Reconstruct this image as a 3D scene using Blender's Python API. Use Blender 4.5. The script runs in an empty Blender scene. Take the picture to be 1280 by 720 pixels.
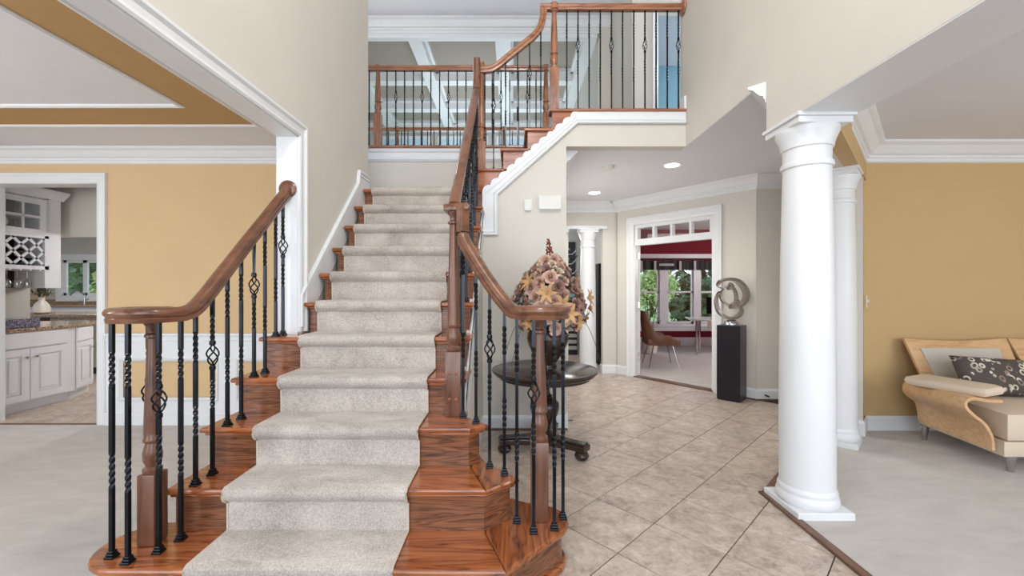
import bpy, bmesh, math, random
from math import sin, cos, pi, radians, sqrt, atan2
from mathutils import Vector, Matrix
random.seed(7)
S = bpy.context.scene
COL = S.collection
# ------------------------------------------------------------------ camera
cd = bpy.data.cameras.new('camera'); cam = bpy.data.objects.new('camera', cd); COL.objects.link(cam)
cam.location = (0, 0, 1.3); cam.rotation_euler = (pi/2, 0, 0)
cd.sensor_width = 36; cd.lens = 36*520/1280; cd.clip_start = .05; cd.clip_end = 300
S.camera = cam
# ------------------------------------------------------------------ sky
w = bpy.data.worlds.new('sky'); S.world = w; w.use_nodes = True
nt = w.node_tree; bg = nt.nodes['Background']
tc = nt.nodes.new('ShaderNodeTexCoord'); sx = nt.nodes.new('ShaderNodeSeparateXYZ'); cr = nt.nodes.new('ShaderNodeValToRGB')
nt.links.new(tc.outputs['Generated'], sx.inputs[0]); nt.links.new(sx.outputs['Z'], cr.inputs[0]); nt.links.new(cr.outputs[0], bg.inputs[0])
cr.color_ramp.elements[0].position = 0; cr.color_ramp.elements[0].color = (.86, .92, 1, 1)
cr.color_ramp.elements[1].position = .6; cr.color_ramp.elements[1].color = (.52, .70, 1, 1)
bg.inputs[1].default_value = 1.5
S.view_settings.view_transform = 'Standard'; S.view_settings.look = 'None'
S.view_settings.exposure = 0.0; S.view_settings.gamma = 1
try: S.view_settings.use_curve_mapping = False
except Exception: pass
def area(name, loc, size, power, color=(1, .95, .88), rot=(0, 0, 0), sy=None):
    l = bpy.data.lights.new(name, 'AREA'); l.energy = power; l.color = color; l.size = size
    if sy: l.shape = 'RECTANGLE'; l.size_y = sy
    o = bpy.data.objects.new(name, l); o.location = loc; o.rotation_euler = rot; COL.objects.link(o); return o
WARM = (1, .96, .90); DAY = (.92, .96, 1)
def point(name, loc, power, color=WARM, r=.18):
    l = bpy.data.lights.new(name, 'POINT'); l.energy = power; l.color = color; l.shadow_soft_size = r
    o = bpy.data.objects.new(name, l); o.location = loc; COL.objects.link(o); return o
point('foyer_fill', (.1, .9, 4.1), 105)  # unseen point fill added to brighten the foyer, no chandelier modelled
area('front_day_fill', (0, -2.6, 2.6), 2.8, 120, DAY, (radians(90), 0, 0), 4.4)  # added panel behind the camera, fills the foyer with day-coloured light
point('dining_fill', (-4.0, 1.0, 1.75), 62)  # added off-frame fill for the dining walls and ceiling
area('dining_day_fill', (-4.2, -2.2, 1.5), 3.0, 55, DAY, (radians(90), 0, 0), 2.0)  # added panel standing in for dining room window light
point('living_fill', (4.6, .6, 1.7), 42)  # unseen fill added for the living room
area('living_day_fill', (4.4, -2.2, 1.5), 3.0, 50, DAY, (radians(90), 0, 0), 2.0)  # added panel standing in for living room window light
point('kitchen_fill', (-4.2, 6.4, 1.9), 95, (1, .98, .95))  # added fill, out of sight, to brighten the kitchen
area('kitchen_back_fill', (-8.0, 7.4, 2.57), .9, 40, (1, .98, .95))  # second added fill, deeper in the kitchen
point('office_fill', (5.2, 6.6, 1.9), 105, (1, .98, .96))  # unseen fill added to brighten the office
area('hall_fill', (.53, 5.0, 1.5), 1.5, 13, (1, .97, .95), (0, radians(-90), 0), 1.6)  # added panel hidden behind the stair wall to brighten the hall
area('family_room_fill', (-.6, 9.0, 3.2), 2.6, 70, (.84, .92, 1), (radians(180), 0, 0), 2.6)  # added upward panel, fills the coffered ceiling with cool light
point('upper_hall_fill', (2.9, 5.2, 4.6), 26)  # unseen fill added at the right of the upper hall
point('upper_hall_fill', (-2.4, 5.4, 4.6), 26)  # unseen fill added at the left of the upper hall
point('blue_room_fill', (3.9, 7.0, 4.6), 34, (1, 1, 1))  # added fill inside the blue room
point('side_room_fill', (.3, 7.6, 1.9), 40, (.94, .97, 1))  # added fill that keeps the side room bright
# added fill lights without fixtures, outside the view: over the stair foot, in the side rooms, behind walls
# ------------------------------------------------------------------ materials
def srgb(r, g, b):
    f = lambda c: ((c/255+.055)/1.055)**2.4 if c/255 > .04045 else c/255/12.92
    return (f(r), f(g), f(b), 1)
def newmat(name):
    m = bpy.data.materials.new(name); m.use_nodes = True
    return m, m.node_tree, m.node_tree.nodes['Principled BSDF']
def coords(nt, scale=(1, 1, 1), rand=False, rot=(0, 0, 0)):
    t = nt.nodes.new('ShaderNodeTexCoord'); mp = nt.nodes.new('ShaderNodeMapping')
    mp.inputs['Scale'].default_value = scale; mp.inputs['Rotation'].default_value = rot
    src = t.outputs['Object']
    if rand:
        oi = nt.nodes.new('ShaderNodeObjectInfo'); ad = nt.nodes.new('ShaderNodeVectorMath'); ad.operation = 'ADD'
        mu = nt.nodes.new('ShaderNodeMath'); mu.operation = 'MULTIPLY'; mu.inputs[1].default_value = 13.7
        nt.links.new(oi.outputs['Random'], mu.inputs[0]); nt.links.new(src, ad.inputs[0]); nt.links.new(mu.outputs[0], ad.inputs[1])
        src = ad.outputs[0]
    nt.links.new(src, mp.inputs['Vector']); return mp.outputs[0]
def ramp(nt, src, stops):
    c = nt.nodes.new('ShaderNodeValToRGB'); e = c.color_ramp.elements
    while len(e) < len(stops): e.new(.5)
    for i, (p, col) in enumerate(stops): e[i].position = p; e[i].color = col
    nt.links.new(src, c.inputs[0]); return c.outputs[0]
def noise(nt, vec, scale, detail=3, rough=.5, dist=0):
    n = nt.nodes.new('ShaderNodeTexNoise'); n.inputs['Scale'].default_value = scale; n.inputs['Detail'].default_value = detail
    n.inputs['Roughness'].default_value = rough; n.inputs['Distortion'].default_value = dist
    nt.links.new(vec, n.inputs['Vector']); return n.outputs['Fac']
def bump(nt, p, src, strength, dist=.01):
    b = nt.nodes.new('ShaderNodeBump'); b.inputs['Strength'].default_value = strength; b.inputs['Distance'].default_value = dist
    nt.links.new(src, b.inputs['Height']); nt.links.new(b.outputs[0], p.inputs['Normal'])
def plain(name, col, rough=.5, metal=0, var=.0, bmp=0, bscale=200, spec=.5, emit=0):
    m, nt, p = newmat(name); c = srgb(*col)
    p.inputs['Roughness'].default_value = rough; p.inputs['Metallic'].default_value = metal; p.inputs['Specular IOR Level'].default_value = spec
    v = coords(nt)
    n = noise(nt, v, 3.0 if not bmp else bscale*.05, 4)
    k = max(var, .015)
    o = ramp(nt, n, [(.3, tuple(x*(1-k) for x in c[:3])+(1,)), (.7, tuple(min(1, x*(1+k)) for x in c[:3])+(1,))])
    nt.links.new(o, p.inputs['Base Color'])
    if bmp: bump(nt, p, noise(nt, v, bscale, 3), bmp, .004)
    if emit: p.inputs['Emission Color'].default_value = c; p.inputs['Emission Strength'].default_value = emit
    return m
def wood(name, light, mid, dark, axis='x', rough=.3, coat=.0, band=1.0, rand=True):
    m, nt, p = newmat(name)
    sc = {'x': (1.0, 9, 9), 'r': (.8, 2.0, 11), 'y': (9, 1.0, 9), 'z': (9, 9, 1.0)}[axis]
    v = coords(nt, sc, rand)
    n1 = noise(nt, v, 1.3*band, 3, .5, .9)
    mu = nt.nodes.new('ShaderNodeMath'); mu.operation = 'MULTIPLY'; mu.inputs[1].default_value = 9.0*band
    fr = nt.nodes.new('ShaderNodeMath'); fr.operation = 'PINGPONG'; fr.inputs[1].default_value = 1.0
    nt.links.new(n1, mu.inputs[0]); nt.links.new(mu.outputs[0], fr.inputs[0])
    fine = noise(nt, v, 9, 6, .7, .2)
    mx = nt.nodes.new('ShaderNodeMath'); mx.operation = 'MULTIPLY_ADD'; mx.inputs[1].default_value = .55; 
    m2 = nt.nodes.new('ShaderNodeMath'); m2.operation = 'MULTIPLY'; m2.inputs[1].default_value = .5
    nt.links.new(fine, m2.inputs[0]); nt.links.new(fr.outputs[0], mx.inputs[0]); nt.links.new(m2.outputs[0], mx.inputs[2])
    o = ramp(nt, mx.outputs[0], [(.18, srgb(*dark)), (.34, srgb(*mid)), (.75, srgb(*light))])
    nt.links.new(o, p.inputs['Base Color']); p.inputs['Roughness'].default_value = rough
    p.inputs['Coat Weight'].default_value = coat; p.inputs['Coat Roughness'].default_value = .12
    bump(nt, p, fine, .15, .002)
    return m
def carpet(name, a, b, scale=260):
    m, nt, p = newmat(name); v = coords(nt)
    n = noise(nt, v, scale, 4, .8); n2 = noise(nt, coords(nt, (1, 2.5, 1)), 3.5, 4, .6, .6)
    ad = nt.nodes.new('ShaderNodeMath'); ad.operation = 'MULTIPLY_ADD'; ad.inputs[1].default_value = .62
    m2 = nt.nodes.new('ShaderNodeMath'); m2.operation = 'MULTIPLY'; m2.inputs[1].default_value = .4
    nt.links.new(n, ad.inputs[0]); nt.links.new(n2, m2.inputs[0]); nt.links.new(m2.outputs[0], ad.inputs[2])
    o = ramp(nt, ad.outputs[0], [(.34, srgb(*a)), (.66, srgb(*b))])
    nt.links.new(o, p.inputs['Base Color']); p.inputs['Roughness'].default_value = 1; p.inputs['Specular IOR Level'].default_value = .1
    p.inputs['Sheen Weight'].default_value = .2
    bump(nt, p, ad.outputs[0], .8, .006); return m
def tilemat(name):
    m, nt, p = newmat(name); v = coords(nt, (1, 1, 1), True)
    n = noise(nt, v, 7, 9, .68, .8); n2 = noise(nt, v, 26, 6, .75, .4)
    ad = nt.nodes.new('ShaderNodeMath'); ad.operation = 'MULTIPLY_ADD'; ad.inputs[1].default_value = .55
    m2 = nt.nodes.new('ShaderNodeMath'); m2.operation = 'MULTIPLY'; m2.inputs[1].default_value = .45
    nt.links.new(n, ad.inputs[0]); nt.links.new(n2, m2.inputs[0]); nt.links.new(m2.outputs[0], ad.inputs[2])
    o = ramp(nt, ad.outputs[0], [(.36, srgb(140, 124, 112)), (.47, srgb(177, 161, 147)), (.56, srgb(197, 182, 168)), (.68, srgb(218, 206, 194))])
    nt.links.new(o, p.inputs['Base Color']); p.inputs['Roughness'].default_value = .33
    bump(nt, p, n2, .12, .003); return m
def glassmat(name, tint=(1, 1, 1, 1), refl=.08):
    m = bpy.data.materials.new(name); m.use_nodes = True; nt = m.node_tree; nt.nodes.clear()
    o = nt.nodes.new('ShaderNodeOutputMaterial'); mx = nt.nodes.new('ShaderNodeMixShader'); t = nt.nodes.new('ShaderNodeBsdfTransparent'); g = nt.nodes.new('ShaderNodeBsdfGlossy')
    t.inputs[0].default_value = tint; g.inputs['Roughness'].default_value = .02; mx.inputs[0].default_value = refl
    nt.links.new(t.outputs[0], mx.inputs[1]); nt.links.new(g.outputs[0], mx.inputs[2]); nt.links.new(mx.outputs[0], o.inputs[0]); return m
def granite(name, a, b, c, scale=60):
    m, nt, p = newmat(name); n = noise(nt, coords(nt), scale, 5, .8)
    nt.links.new(ramp(nt, n, [(.40, srgb(*a)), (.5, srgb(*b)), (.6, srgb(*c))]), p.inputs['Base Color']); p.inputs['Roughness'].default_value = .12; return m
def curlmat(name):
    m, nt, p = newmat(name); v = coords(nt)
    vo = nt.nodes.new('ShaderNodeTexVoronoi'); vo.inputs['Scale'].default_value = 19; nt.links.new(v, vo.inputs['Vector'])
    rg = ramp(nt, vo.outputs['Distance'], [(.24, (0, 0, 0, 1)), (.28, (1, 1, 1, 1)), (.44, (1, 1, 1, 1)), (.48, (0, 0, 0, 1))])
    gap = ramp(nt, noise(nt, v, 16, 1), [(.36, (0, 0, 0, 1)), (.40, (1, 1, 1, 1))])
    mu = nt.nodes.new('ShaderNodeMath'); mu.operation = 'MULTIPLY'; nt.links.new(rg, mu.inputs[0]); nt.links.new(gap, mu.inputs[1])
    cc = ramp(nt, noise(nt, v, 9, 0), [(.42, srgb(140, 120, 108)), (.55, srgb(214, 206, 190))])
    mix = nt.nodes.new('ShaderNodeMix'); mix.data_type = 'RGBA'; nt.links.new(mu.outputs[0], mix.inputs[0])
    mix.inputs[6].default_value = srgb(78, 70, 66); nt.links.new(cc, mix.inputs[7]); nt.links.new(mix.outputs[2], p.inputs['Base Color'])
    p.inputs['Roughness'].default_value = .8; bump(nt, p, mu.outputs[0], .3, .002); return m
def leafmat(name, a, b):
    m, nt, p = newmat(name); n = noise(nt, coords(nt), 2.2, 5, .8)
    nt.links.new(ramp(nt, n, [(.35, srgb(*a)), (.65, srgb(*b))]), p.inputs['Base Color']); p.inputs['Roughness'].default_value = .7; return m
M = {}
M['foyer'] = plain('greige_wall_paint', (209, 204, 195), .85)
M['gold'] = plain('gold_wall_paint', (208, 180, 138), .85)
M['gold_dim'] = plain('dim_gold_wall_paint', (194, 165, 118), .8)  # gold paint darkened, the living room's dimmer light put into its colour
M['tan'] = plain('tan_ceiling_band', (180, 144, 96), .8)
M['ceil'] = plain('ceiling_paint', (222, 221, 225), .9)
M['white'] = plain('white_trim_paint', (224, 226, 228), .35)
M['taupe'] = plain('taupe_coffer_paint', (158, 150, 140), .9)
M['red'] = plain('crimson_wall_paint', (122, 14, 34), .8)
M['blue'] = plain('pale_blue_paint', (150, 190, 208), .85)
M['grey'] = plain('grey_wall_paint', (190, 188, 182), .85)
M['wx'] = wood('oak_tread', (168, 100, 58), (142, 78, 42), (74, 38, 22), 'x', .22, .5)
M['wd'] = wood('oak_flare', (160, 94, 54), (134, 74, 40), (70, 36, 22), 'y', .22, .5)
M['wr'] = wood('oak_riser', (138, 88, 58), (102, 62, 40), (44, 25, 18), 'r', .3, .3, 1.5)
M['wz'] = wood('oak_newel', (116, 76, 56), (96, 61, 44), (54, 32, 24), 'z', .35, .3)
M['wzl'] = wood('oak_newel_pale', (158, 106, 76), (134, 86, 60), (84, 52, 36), 'z', .35, .3)
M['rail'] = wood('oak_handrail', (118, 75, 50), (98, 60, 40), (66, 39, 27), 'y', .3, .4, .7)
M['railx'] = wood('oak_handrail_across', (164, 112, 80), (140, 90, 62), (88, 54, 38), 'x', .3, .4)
M['iron'] = plain('black_wrought_iron', (42, 45, 50), .24, .8, .15)
M['carpet'] = carpet('room_carpet', (176, 170, 164), (206, 201, 195))
M['runner'] = carpet('stair_runner_pile', (138, 129, 121), (215, 205, 195), 120)
M['bind'] = plain('runner_binding', (196, 184, 170), .9)
M['tile'] = tilemat('stone_tile'); M['grout'] = plain('dark_grout', (70, 60, 54), .9)
M['strip'] = wood('threshold_wood', (116, 84, 66), (98, 70, 54), (66, 46, 36), 'y', .4)
M['glass'] = glassmat('window_glass'); M['glassware'] = glassmat('clear_glassware', (.93, .95, .97, 1), .18)
M['espresso'] = plain('dark_espresso_wood', (52, 38, 34), .18, 0, .2)
M['vase'] = plain('dark_brown_glaze', (58, 40, 34), .25)
M['black'] = plain('black_satin', (24, 22, 30), .3)
M['steel'] = plain('brushed_steel', (170, 162, 154), .22, 1, .05)
M['chrome'] = plain('chrome_metal', (200, 200, 205), .12, 1)
M['birch'] = wood('bent_birch', (216, 178, 136), (206, 166, 122), (188, 146, 104), 'x', .35, .3)
M['seat'] = plain('cream_leather', (216, 200, 180), .55); M['grey_fab'] = plain('grey_beige_fabric', (196, 190, 180), .8)
M['curl'] = curlmat('curl_print_fabric')
M['leather'] = plain('brown_leather', (120, 82, 62), .5, 0, .1)
M['white_p'] = plain('white_plastic', (216, 215, 208), .4)
M['rose'] = plain('dusty_rose_petal', (204, 166, 148), .8, 0, .2); M['cream'] = plain('cream_petal', (216, 196, 172), .8, 0, .1)
M['mauve'] = plain('mauve_petal', (152, 118, 106), .8, 0, .12); M['lily'] = plain('amber_lily_petal', (192, 150, 104), .7, 0, .12)
M['rust'] = plain('rust_bud', (128, 58, 40), .7, 0, .15); M['fol'] = plain('dull_green_leaf', (70, 72, 58), .8, 0, .15); M['teal'] = plain('teal_leaf', (88, 112, 112), .8, 0, .1)
M['green'] = leafmat('evergreen_leaves', (62, 92, 58), (146, 172, 116)); M['lime'] = leafmat('spring_leaves', (160, 194, 110), (226, 236, 170))
M['lawn'] = leafmat('lawn_grass', (176, 204, 120), (212, 228, 150)); M['bark'] = plain('tree_bark', (84, 68, 54), .9)
M['cab'] = plain('white_cabinet_paint', (226, 226, 232), .4); M['gran'] = granite('brown_granite', (70, 54, 44), (150, 120, 90), (206, 180, 146))
M['gran2'] = granite('purple_granite', (40, 38, 52), (96, 92, 118), (170, 166, 186), 90)
M['splash'] = plain('travertine_backsplash', (208, 182, 150), .5, 0, .1)
M['dark'] = plain('dark_interior', (46, 38, 40), .6); M['bottle'] = plain('dark_bottle_glass', (40, 52, 40), .1); M['lamp'] = plain('lit_lamp_lens', (255, 250, 240), .4, 0, 0, 0, 200, .5, 9)
M['valance'] = plain('black_valance_cloth', (34, 32, 36), .6); M['band'] = plain('silver_band_cloth', (190, 190, 188), .6)
M['art'] = plain('black_white_print', (40, 42, 46), .5); M['ceramic'] = plain('white_ceramic', (238, 236, 230), .2)
M['copper'] = plain('copper_plug', (150, 88, 64), .35)
# ------------------------------------------------------------------ mesh builder
class B:
    def __init__(s, mat=None): s.v = []; s.f = []; s.mx = mat
    def add(s, vs, fs):
        n = len(s.v); s.v += [tuple(s.mx @ Vector(p)) if s.mx else tuple(p) for p in vs]; s.f += [tuple(i+n for i in f) for f in fs]; return s
    def box(s, x0, x1, y0, y1, z0, z1, c=0):
        if c:
            return s.prism([(x0, y0), (x1, y0), (x1, y1), (x0, y1)], z0, z1, c)
        vs = [(x, y, z) for z in (z0, z1) for y in (y0, y1) for x in (x0, x1)]
        return s.add(vs, [(0, 2, 3, 1), (4, 5, 7, 6), (0, 1, 5, 4), (2, 6, 7, 3), (0, 4, 6, 2), (1, 3, 7, 5)])
    def prism(s, poly, z0, z1, c=0, fn=None):
        """polygon in (a,b) extruded along third axis z0..z1; c = edge rounding; fn maps (a,b,z)->xyz"""
        fn = fn or (lambda a, b, z: (a, b, z))
        ar = sum(poly[i][0]*poly[(i+1) % len(poly)][1]-poly[(i+1) % len(poly)][0]*poly[i][1] for i in range(len(poly)))
        if ar < 0: poly = poly[::-1]
        def inset(d):
            n = len(poly); out = []
            for i in range(n):
                p0, p1, p2 = Vector(poly[i-1]), Vector(poly[i]), Vector(poly[(i+1) % n])
                e1 = (p1-p0).normalized(); e2 = (p2-p1).normalized(); n1 = Vector((-e1.y, e1.x)); n2 = Vector((-e2.y, e2.x))
                m = n1+n2; k = d/max(.3, 1+n1.dot(n2)); out.append(tuple(p1+m*k))
            return out
        if c:
            lv = [(c, z0), (c*.3, z0+c*.3), (0, z0+c), (0, z1-c), (c*.3, z1-c*.3), (c, z1)]
        else: lv = [(0, z0), (0, z1)]
        vs = []; n = len(poly)
        for d, z in lv: vs += [fn(p[0], p[1], z) for p in (inset(d) if d else poly)]
        fs = [tuple(range(n-1, -1, -1)), tuple(range((len(lv)-1)*n, len(lv)*n))]
        for k in range(len(lv)-1):
            for i in range(n): j = (i+1) % n; fs.append((k*n+i, k*n+j, (k+1)*n+j, (k+1)*n+i))
        return s.add(vs, fs)
    def lathe(s, prof, c=(0, 0, 0), n=20, sx=1, sy=1):
        vs = []
        for r, z in prof: vs += [(c[0]+r*sx*cos(2*pi*i/n), c[1]+r*sy*sin(2*pi*i/n), c[2]+z) for i in range(n)]
        fs = [(k*n+i, k*n+(i+1) % n, (k+1)*n+(i+1) % n, (k+1)*n+i) for k in range(len(prof)-1) for i in range(n)]
        fs += [tuple(range(n-1, -1, -1)), tuple(range((len(prof)-1)*n, len(prof)*n))]
        return s.add(vs, fs)
    def sweep(s, path, prof, side0=(1, 0, 0), closed=True, up=(0, 0, 1), scl=None, caps=True):
        P = [Vector(p) for p in path]; n = len(prof); vs = []; side = Vector(side0)
        for i, p in enumerate(P):
            t = (P[min(i+1, len(P)-1)]-P[max(i-1, 0)]).normalized()
            u = Vector(up); sd = t.cross(u)
            if sd.length > .25: sd.normalize(); side = sd if (sd.dot(side) > -.2 or i == 0) else sd
            else: side = (side-t*side.dot(t)).normalized()
            sdn = (side-t*side.dot(t)).normalized(); u2 = sdn.cross(t)
            k = scl[i] if scl else 1
            vs += [tuple(p+sdn*a*k+u2*b*k) for a, b in prof]
        fs = []
        for k in range(len(P)-1):
            for i in range(n if closed else n-1): j = (i+1) % n; fs.append((k*n+i, (k+1)*n+i, (k+1)*n+j, k*n+j))
        if closed and caps: fs += [tuple(range(n)), tuple(range((len(P)-1)*n+n-1, (len(P)-1)*n-1, -1))]
        return s.add(vs, fs)
    def tube(s, path, r, n=8, scl=None):
        return s.sweep(path, [(r*cos(2*pi*i/n), r*sin(2*pi*i/n)) for i in range(n)], scl=scl)
    def mould(s, path, normal, prof, flip=1, loop=False):
        """profile (a in-plane left of travel * flip, b along normal) with mitred corners"""
        N = Vector(normal).normalized(); P = [Vector(p) for p in path]; vs = []; n = len(prof); m = len(P)
        for i, p in enumerate(P):
            def perp(a, b): return N.cross((b-a).normalized())*flip
            if loop or 0 < i < m-1:
                n1 = perp(P[i-1], p); n2 = perp(p, P[(i+1) % m]); d = (n1+n2)/max(.2, 1+n1.dot(n2))
            elif i == 0: d = perp(p, P[1])
            else: d = perp(P[i-1], p)
            vs += [tuple(p+d*a+N*b) for a, b in prof]
        fs = []
        for k in range(m if loop else m-1):
            k2 = (k+1) % m
            for i in range(n): j = (i+1) % n; fs.append((k*n+i, k2*n+i, k2*n+j, k*n+j))
        if not loop: fs += [tuple(range(n)), tuple(range((m-1)*n+n-1, (m-1)*n-1, -1))]
        return s.add(vs, fs)
    def ball(s, c, r, n=10, m=7, sx=1, sy=1, sz=1):
        prof = [(max(1e-4, r*sin(pi*k/m)), -r*sz*cos(pi*k/m)) for k in range(m+1)]
        return s.lathe(prof, c, n, sx, sy)
def obj(name, b, mat, parent=None, smooth=False, mesh=None):
    if mesh is None:
        mesh = bpy.data.meshes.new(name); mesh.from_pydata(b.v, [], b.f)
        bm = bmesh.new(); bm.from_mesh(mesh); bmesh.ops.recalc_face_normals(bm, faces=bm.faces); bm.to_mesh(mesh); bm.free()
        mesh.materials.append(M[mat] if isinstance(mat, str) else mat)
        if smooth:
            for p in mesh.polygons: p.use_smooth = True
            try: mesh.set_sharp_from_angle(angle=radians(38))
            except Exception: pass
    o = bpy.data.objects.new(name, mesh); COL.objects.link(o)
    if parent: o.parent = parent
    return o
def empty(name, label=None, cat=None, group=None, loc=(0, 0, 0), rz=0):
    o = bpy.data.objects.new(name, None); COL.objects.link(o); o.location = loc; o.rotation_euler = (0, 0, rz); o.empty_display_size = .1
    if label: tag(o, label, cat, group)
    return o
def tag(o, label, cat, group=None):
    o['label'] = label; o['category'] = cat
    if group: o['group'] = group
    return o
def struct(o): o['kind'] = 'structure'; return o
def sbox(name, mat, *a): return struct(obj(name, B().box(*a), mat))
def arc(c, r, a0, a1, n, z=0): return [(c[0]+r*cos(radians(a0+(a1-a0)*i/n)), c[1]+r*sin(radians(a0+(a1-a0)*i/n))) for i in range(n+1)]
def smoothpath(pts, sub=6):
    P = [Vector(p) for p in pts]; out = []
    for i in range(len(P)-1):
        p0 = P[max(i-1, 0)]; p1 = P[i]; p2 = P[i+1]; p3 = P[min(i+2, len(P)-1)]
        for k in range(sub):
            t = k/sub
            out.append(.5*((2*p1)+(p2-p0)*t+(2*p0-5*p1+4*p2-p3)*t*t+(3*p1-p0-3*p2+p3)*t**3))
    out.append(P[-1]); return out
CEIL, UP, TOP = 2.604, 2.943, 5.68
XL, XR = -1.38, 1.6
# ================================================================== SETTING
# ---- floors
fl = struct(empty('floor'))
obj('grout_bed', B().box(-1.45, 5.2, -2.5, 6.9, -.06, -.008), 'grout', fl)
th = radians(45.9); ts = .3735; tp = .3705
# lattice from the photograph: tile corner A1/B0
def corner(u, v): Y = 676/(v-360); return Vector(((u-640)*Y/520, Y))
c0 = corner(818.9, 578.9)
dA = Vector((cos(th), -sin(th)))*ts      # towards lower right
dB = Vector((-sin(th), -cos(th)))*ts     # towards lower left
def clip(poly, a, b, c):   # keep a*x+b*y<=c
    out = []
    for i in range(len(poly)):
        p, q = poly[i], poly[(i+1) % len(poly)]; dp = a*p[0]+b*p[1]-c; dq = a*q[0]+b*q[1]-c
        if dp <= 0: out.append(p)
        if dp*dq < 0: t = dp/(dp-dq); out.append((p[0]+(q[0]-p[0])*t, p[1]+(q[1]-p[1])*t))
    return out
AB0 = Vector((1.60, 6.33)); ABd = Vector((.637, -.771)); ABn = Vector((-.771, -.637))
tile_mesh = None; cnt = 0
def add_tile(poly, parent, full, mname='tile'):
    global tile_mesh
    cx = sum(p[0] for p in poly)/len(poly); cy = sum(p[1] for p in poly)/len(poly)
    if full and tile_mesh: o = obj('tile', None, None, parent, mesh=tile_mesh)
    else:
        o = obj('tile', B().prism([(p[0]-cx, p[1]-cy) for p in poly], -.012, 0, .0015), mname, parent)
        if full: tile_mesh = o.data
    o.location = (cx, cy, random.uniform(-.0004, 0)); return o
for i in range(-14, 16):
    for j in range(-16, 14):
        g = ts-tp; p0 = c0+dA*i+dB*j
        poly = [tuple(p0+dA*a+dB*b) for a, b in ((.007, .007), (.993, .007), (.993, .993), (.007, .993))]
        def cl(p):
            p = clip(p, -1, 0, .28)                      # stair side x>-.28
            if len(p) > 2: p = clip(p, 0, -1, -1.2)       # y>1.2
            if len(p) > 2: p = clip(p, 0, 1, 6.36)
            if len(p) > 2: p = clip(p, -ABn.x, -ABn.y, -(ABn.dot(AB0)))   # before the diagonal wall
            if len(p) > 2: p = clip(p, .7071, -.7071, .7071*(-.84)) if sum(q[1] for q in p)/len(p) > 2.62 else clip(p, 1, 0, 1.62)
            return p
        q = cl(poly)
        if len(q) < 3: continue
        area_ = abs(sum(q[k][0]*q[(k+1) % len(q)][1]-q[(k+1) % len(q)][0]*q[k][1] for k in range(len(q))))/2
        if area_ < .002: continue
        cen = Vector((sum(a[0] for a in q)/len(q), sum(a[1] for a in q)/len(q)))
        if cen.x < .40 and cen.y > 4.05: continue
        if cen.y > 4.83 and cen.x > 2.84: continue
        add_tile(q, fl, abs(area_-(ts*.986)**2) < 1e-5); cnt += 1
# foyer end tile pieces under the tower room opening are part of the same bed
f2 = struct(obj('floor', B().box(-8.5, -1.507, -2.5, 3.93, -.06, .01), 'carpet'))
f3 = struct(obj('floor', B().prism([(1.6, -2.5), (7, -2.5), (7, 3.9), (3.12, 3.9), (1.66, 2.44+.2), (1.6, 2.6)], -.06, .01), 'carpet'))
f4 = struct(obj('floor', B().prism([(1.68, 6.36), (1.68, 9.3), (6.6, 9.3), (6.6, 4.9), (2.86, 4.9)], -.06, .008), 'carpet'))
f5 = struct(obj('floor', B().box(-2.4, 1.68, 6.36, 9.1, -.06, .0), 'tile'))
# threshold strips
struct(obj('trim_1', B().prism([(1.565, -.5), (1.612, -.5), (1.612, 2.62), (1.565, 2.64)], -.005, .018, .006), 'strip'))
struct(obj('trim_2', B().prism([(1.565, 2.62), (1.612, 2.58), (2.72, 3.688), (2.688, 3.72)], -.005, .018, .006), 'strip'))
# kitchen floor with tiles
kf = struct(empty('floor'))
obj('grout_bed', B().box(-13, -2.2, 3.931, 9.4, -.06, -.008), 'grout', kf)
obj('threshold', B().box(-4.97, -3.915, 3.925, 3.96, -.02, .016, .005), 'strip', kf)
for i in range(14):
    for j in range(11):
        p0 = Vector((-3.1, 3.2))+Vector((-.93, -.36)).normalized()*.40*(i-6)+Vector((-.36, .93)).normalized()*.40*j
        ex = Vector((-.93, -.36)).normalized()*.396; ey = Vector((-.36, .93)).normalized()*.396
        q = [tuple(p0), tuple(p0+ex), tuple(p0+ex+ey), tuple(p0+ey)]
        q = clip(q, 0, -1, -3.96)
        if len(q) > 2 and min(p[1] for p in q) < 7: 
            ar = abs(sum(q[k][0]*q[(k+1) % len(q)][1]-q[(k+1) % len(q)][0]*q[k][1] for k in range(len(q))))/2
            if ar > .003: add_tile(q, kf, False)
# ---- left foyer wall with cased opening
sbox('wall_left', 'foyer', -1.507, XL, 2.68, 3.99, 0, TOP)
sbox('wall_left', 'foyer', -1.507, XL, -2.5, 2.68, 2.28, TOP)
CAS = [(0, 0), (0, .012), (.012, .018), (.03, .012), (.055, .014), (.07, .026), (.085, .026), (.085, 0)]
struct(obj('trim_3', B().mould([(XL, -2.5, 2.28), (XL, 2.68, 2.28), (XL, 2.68, 1.016)], (1, 0, 0), CAS, 1), 'white'))
struct(obj('trim_4', B().mould([(-1.507, -2.5, 2.28), (-1.507, 2.68, 2.28), (-1.507, 2.68, .0)], (-1, 0, 0), [(0, 0), (0, .012), (.06, .02), (.06, 0)], -1), 'white'))
struct(obj('trim_5', B().box(-1.507, XL, -2.5, 2.68, 2.272, 2.28).box(-1.507, XL, 2.672, 2.68, 0, 2.28), 'white'))
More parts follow.
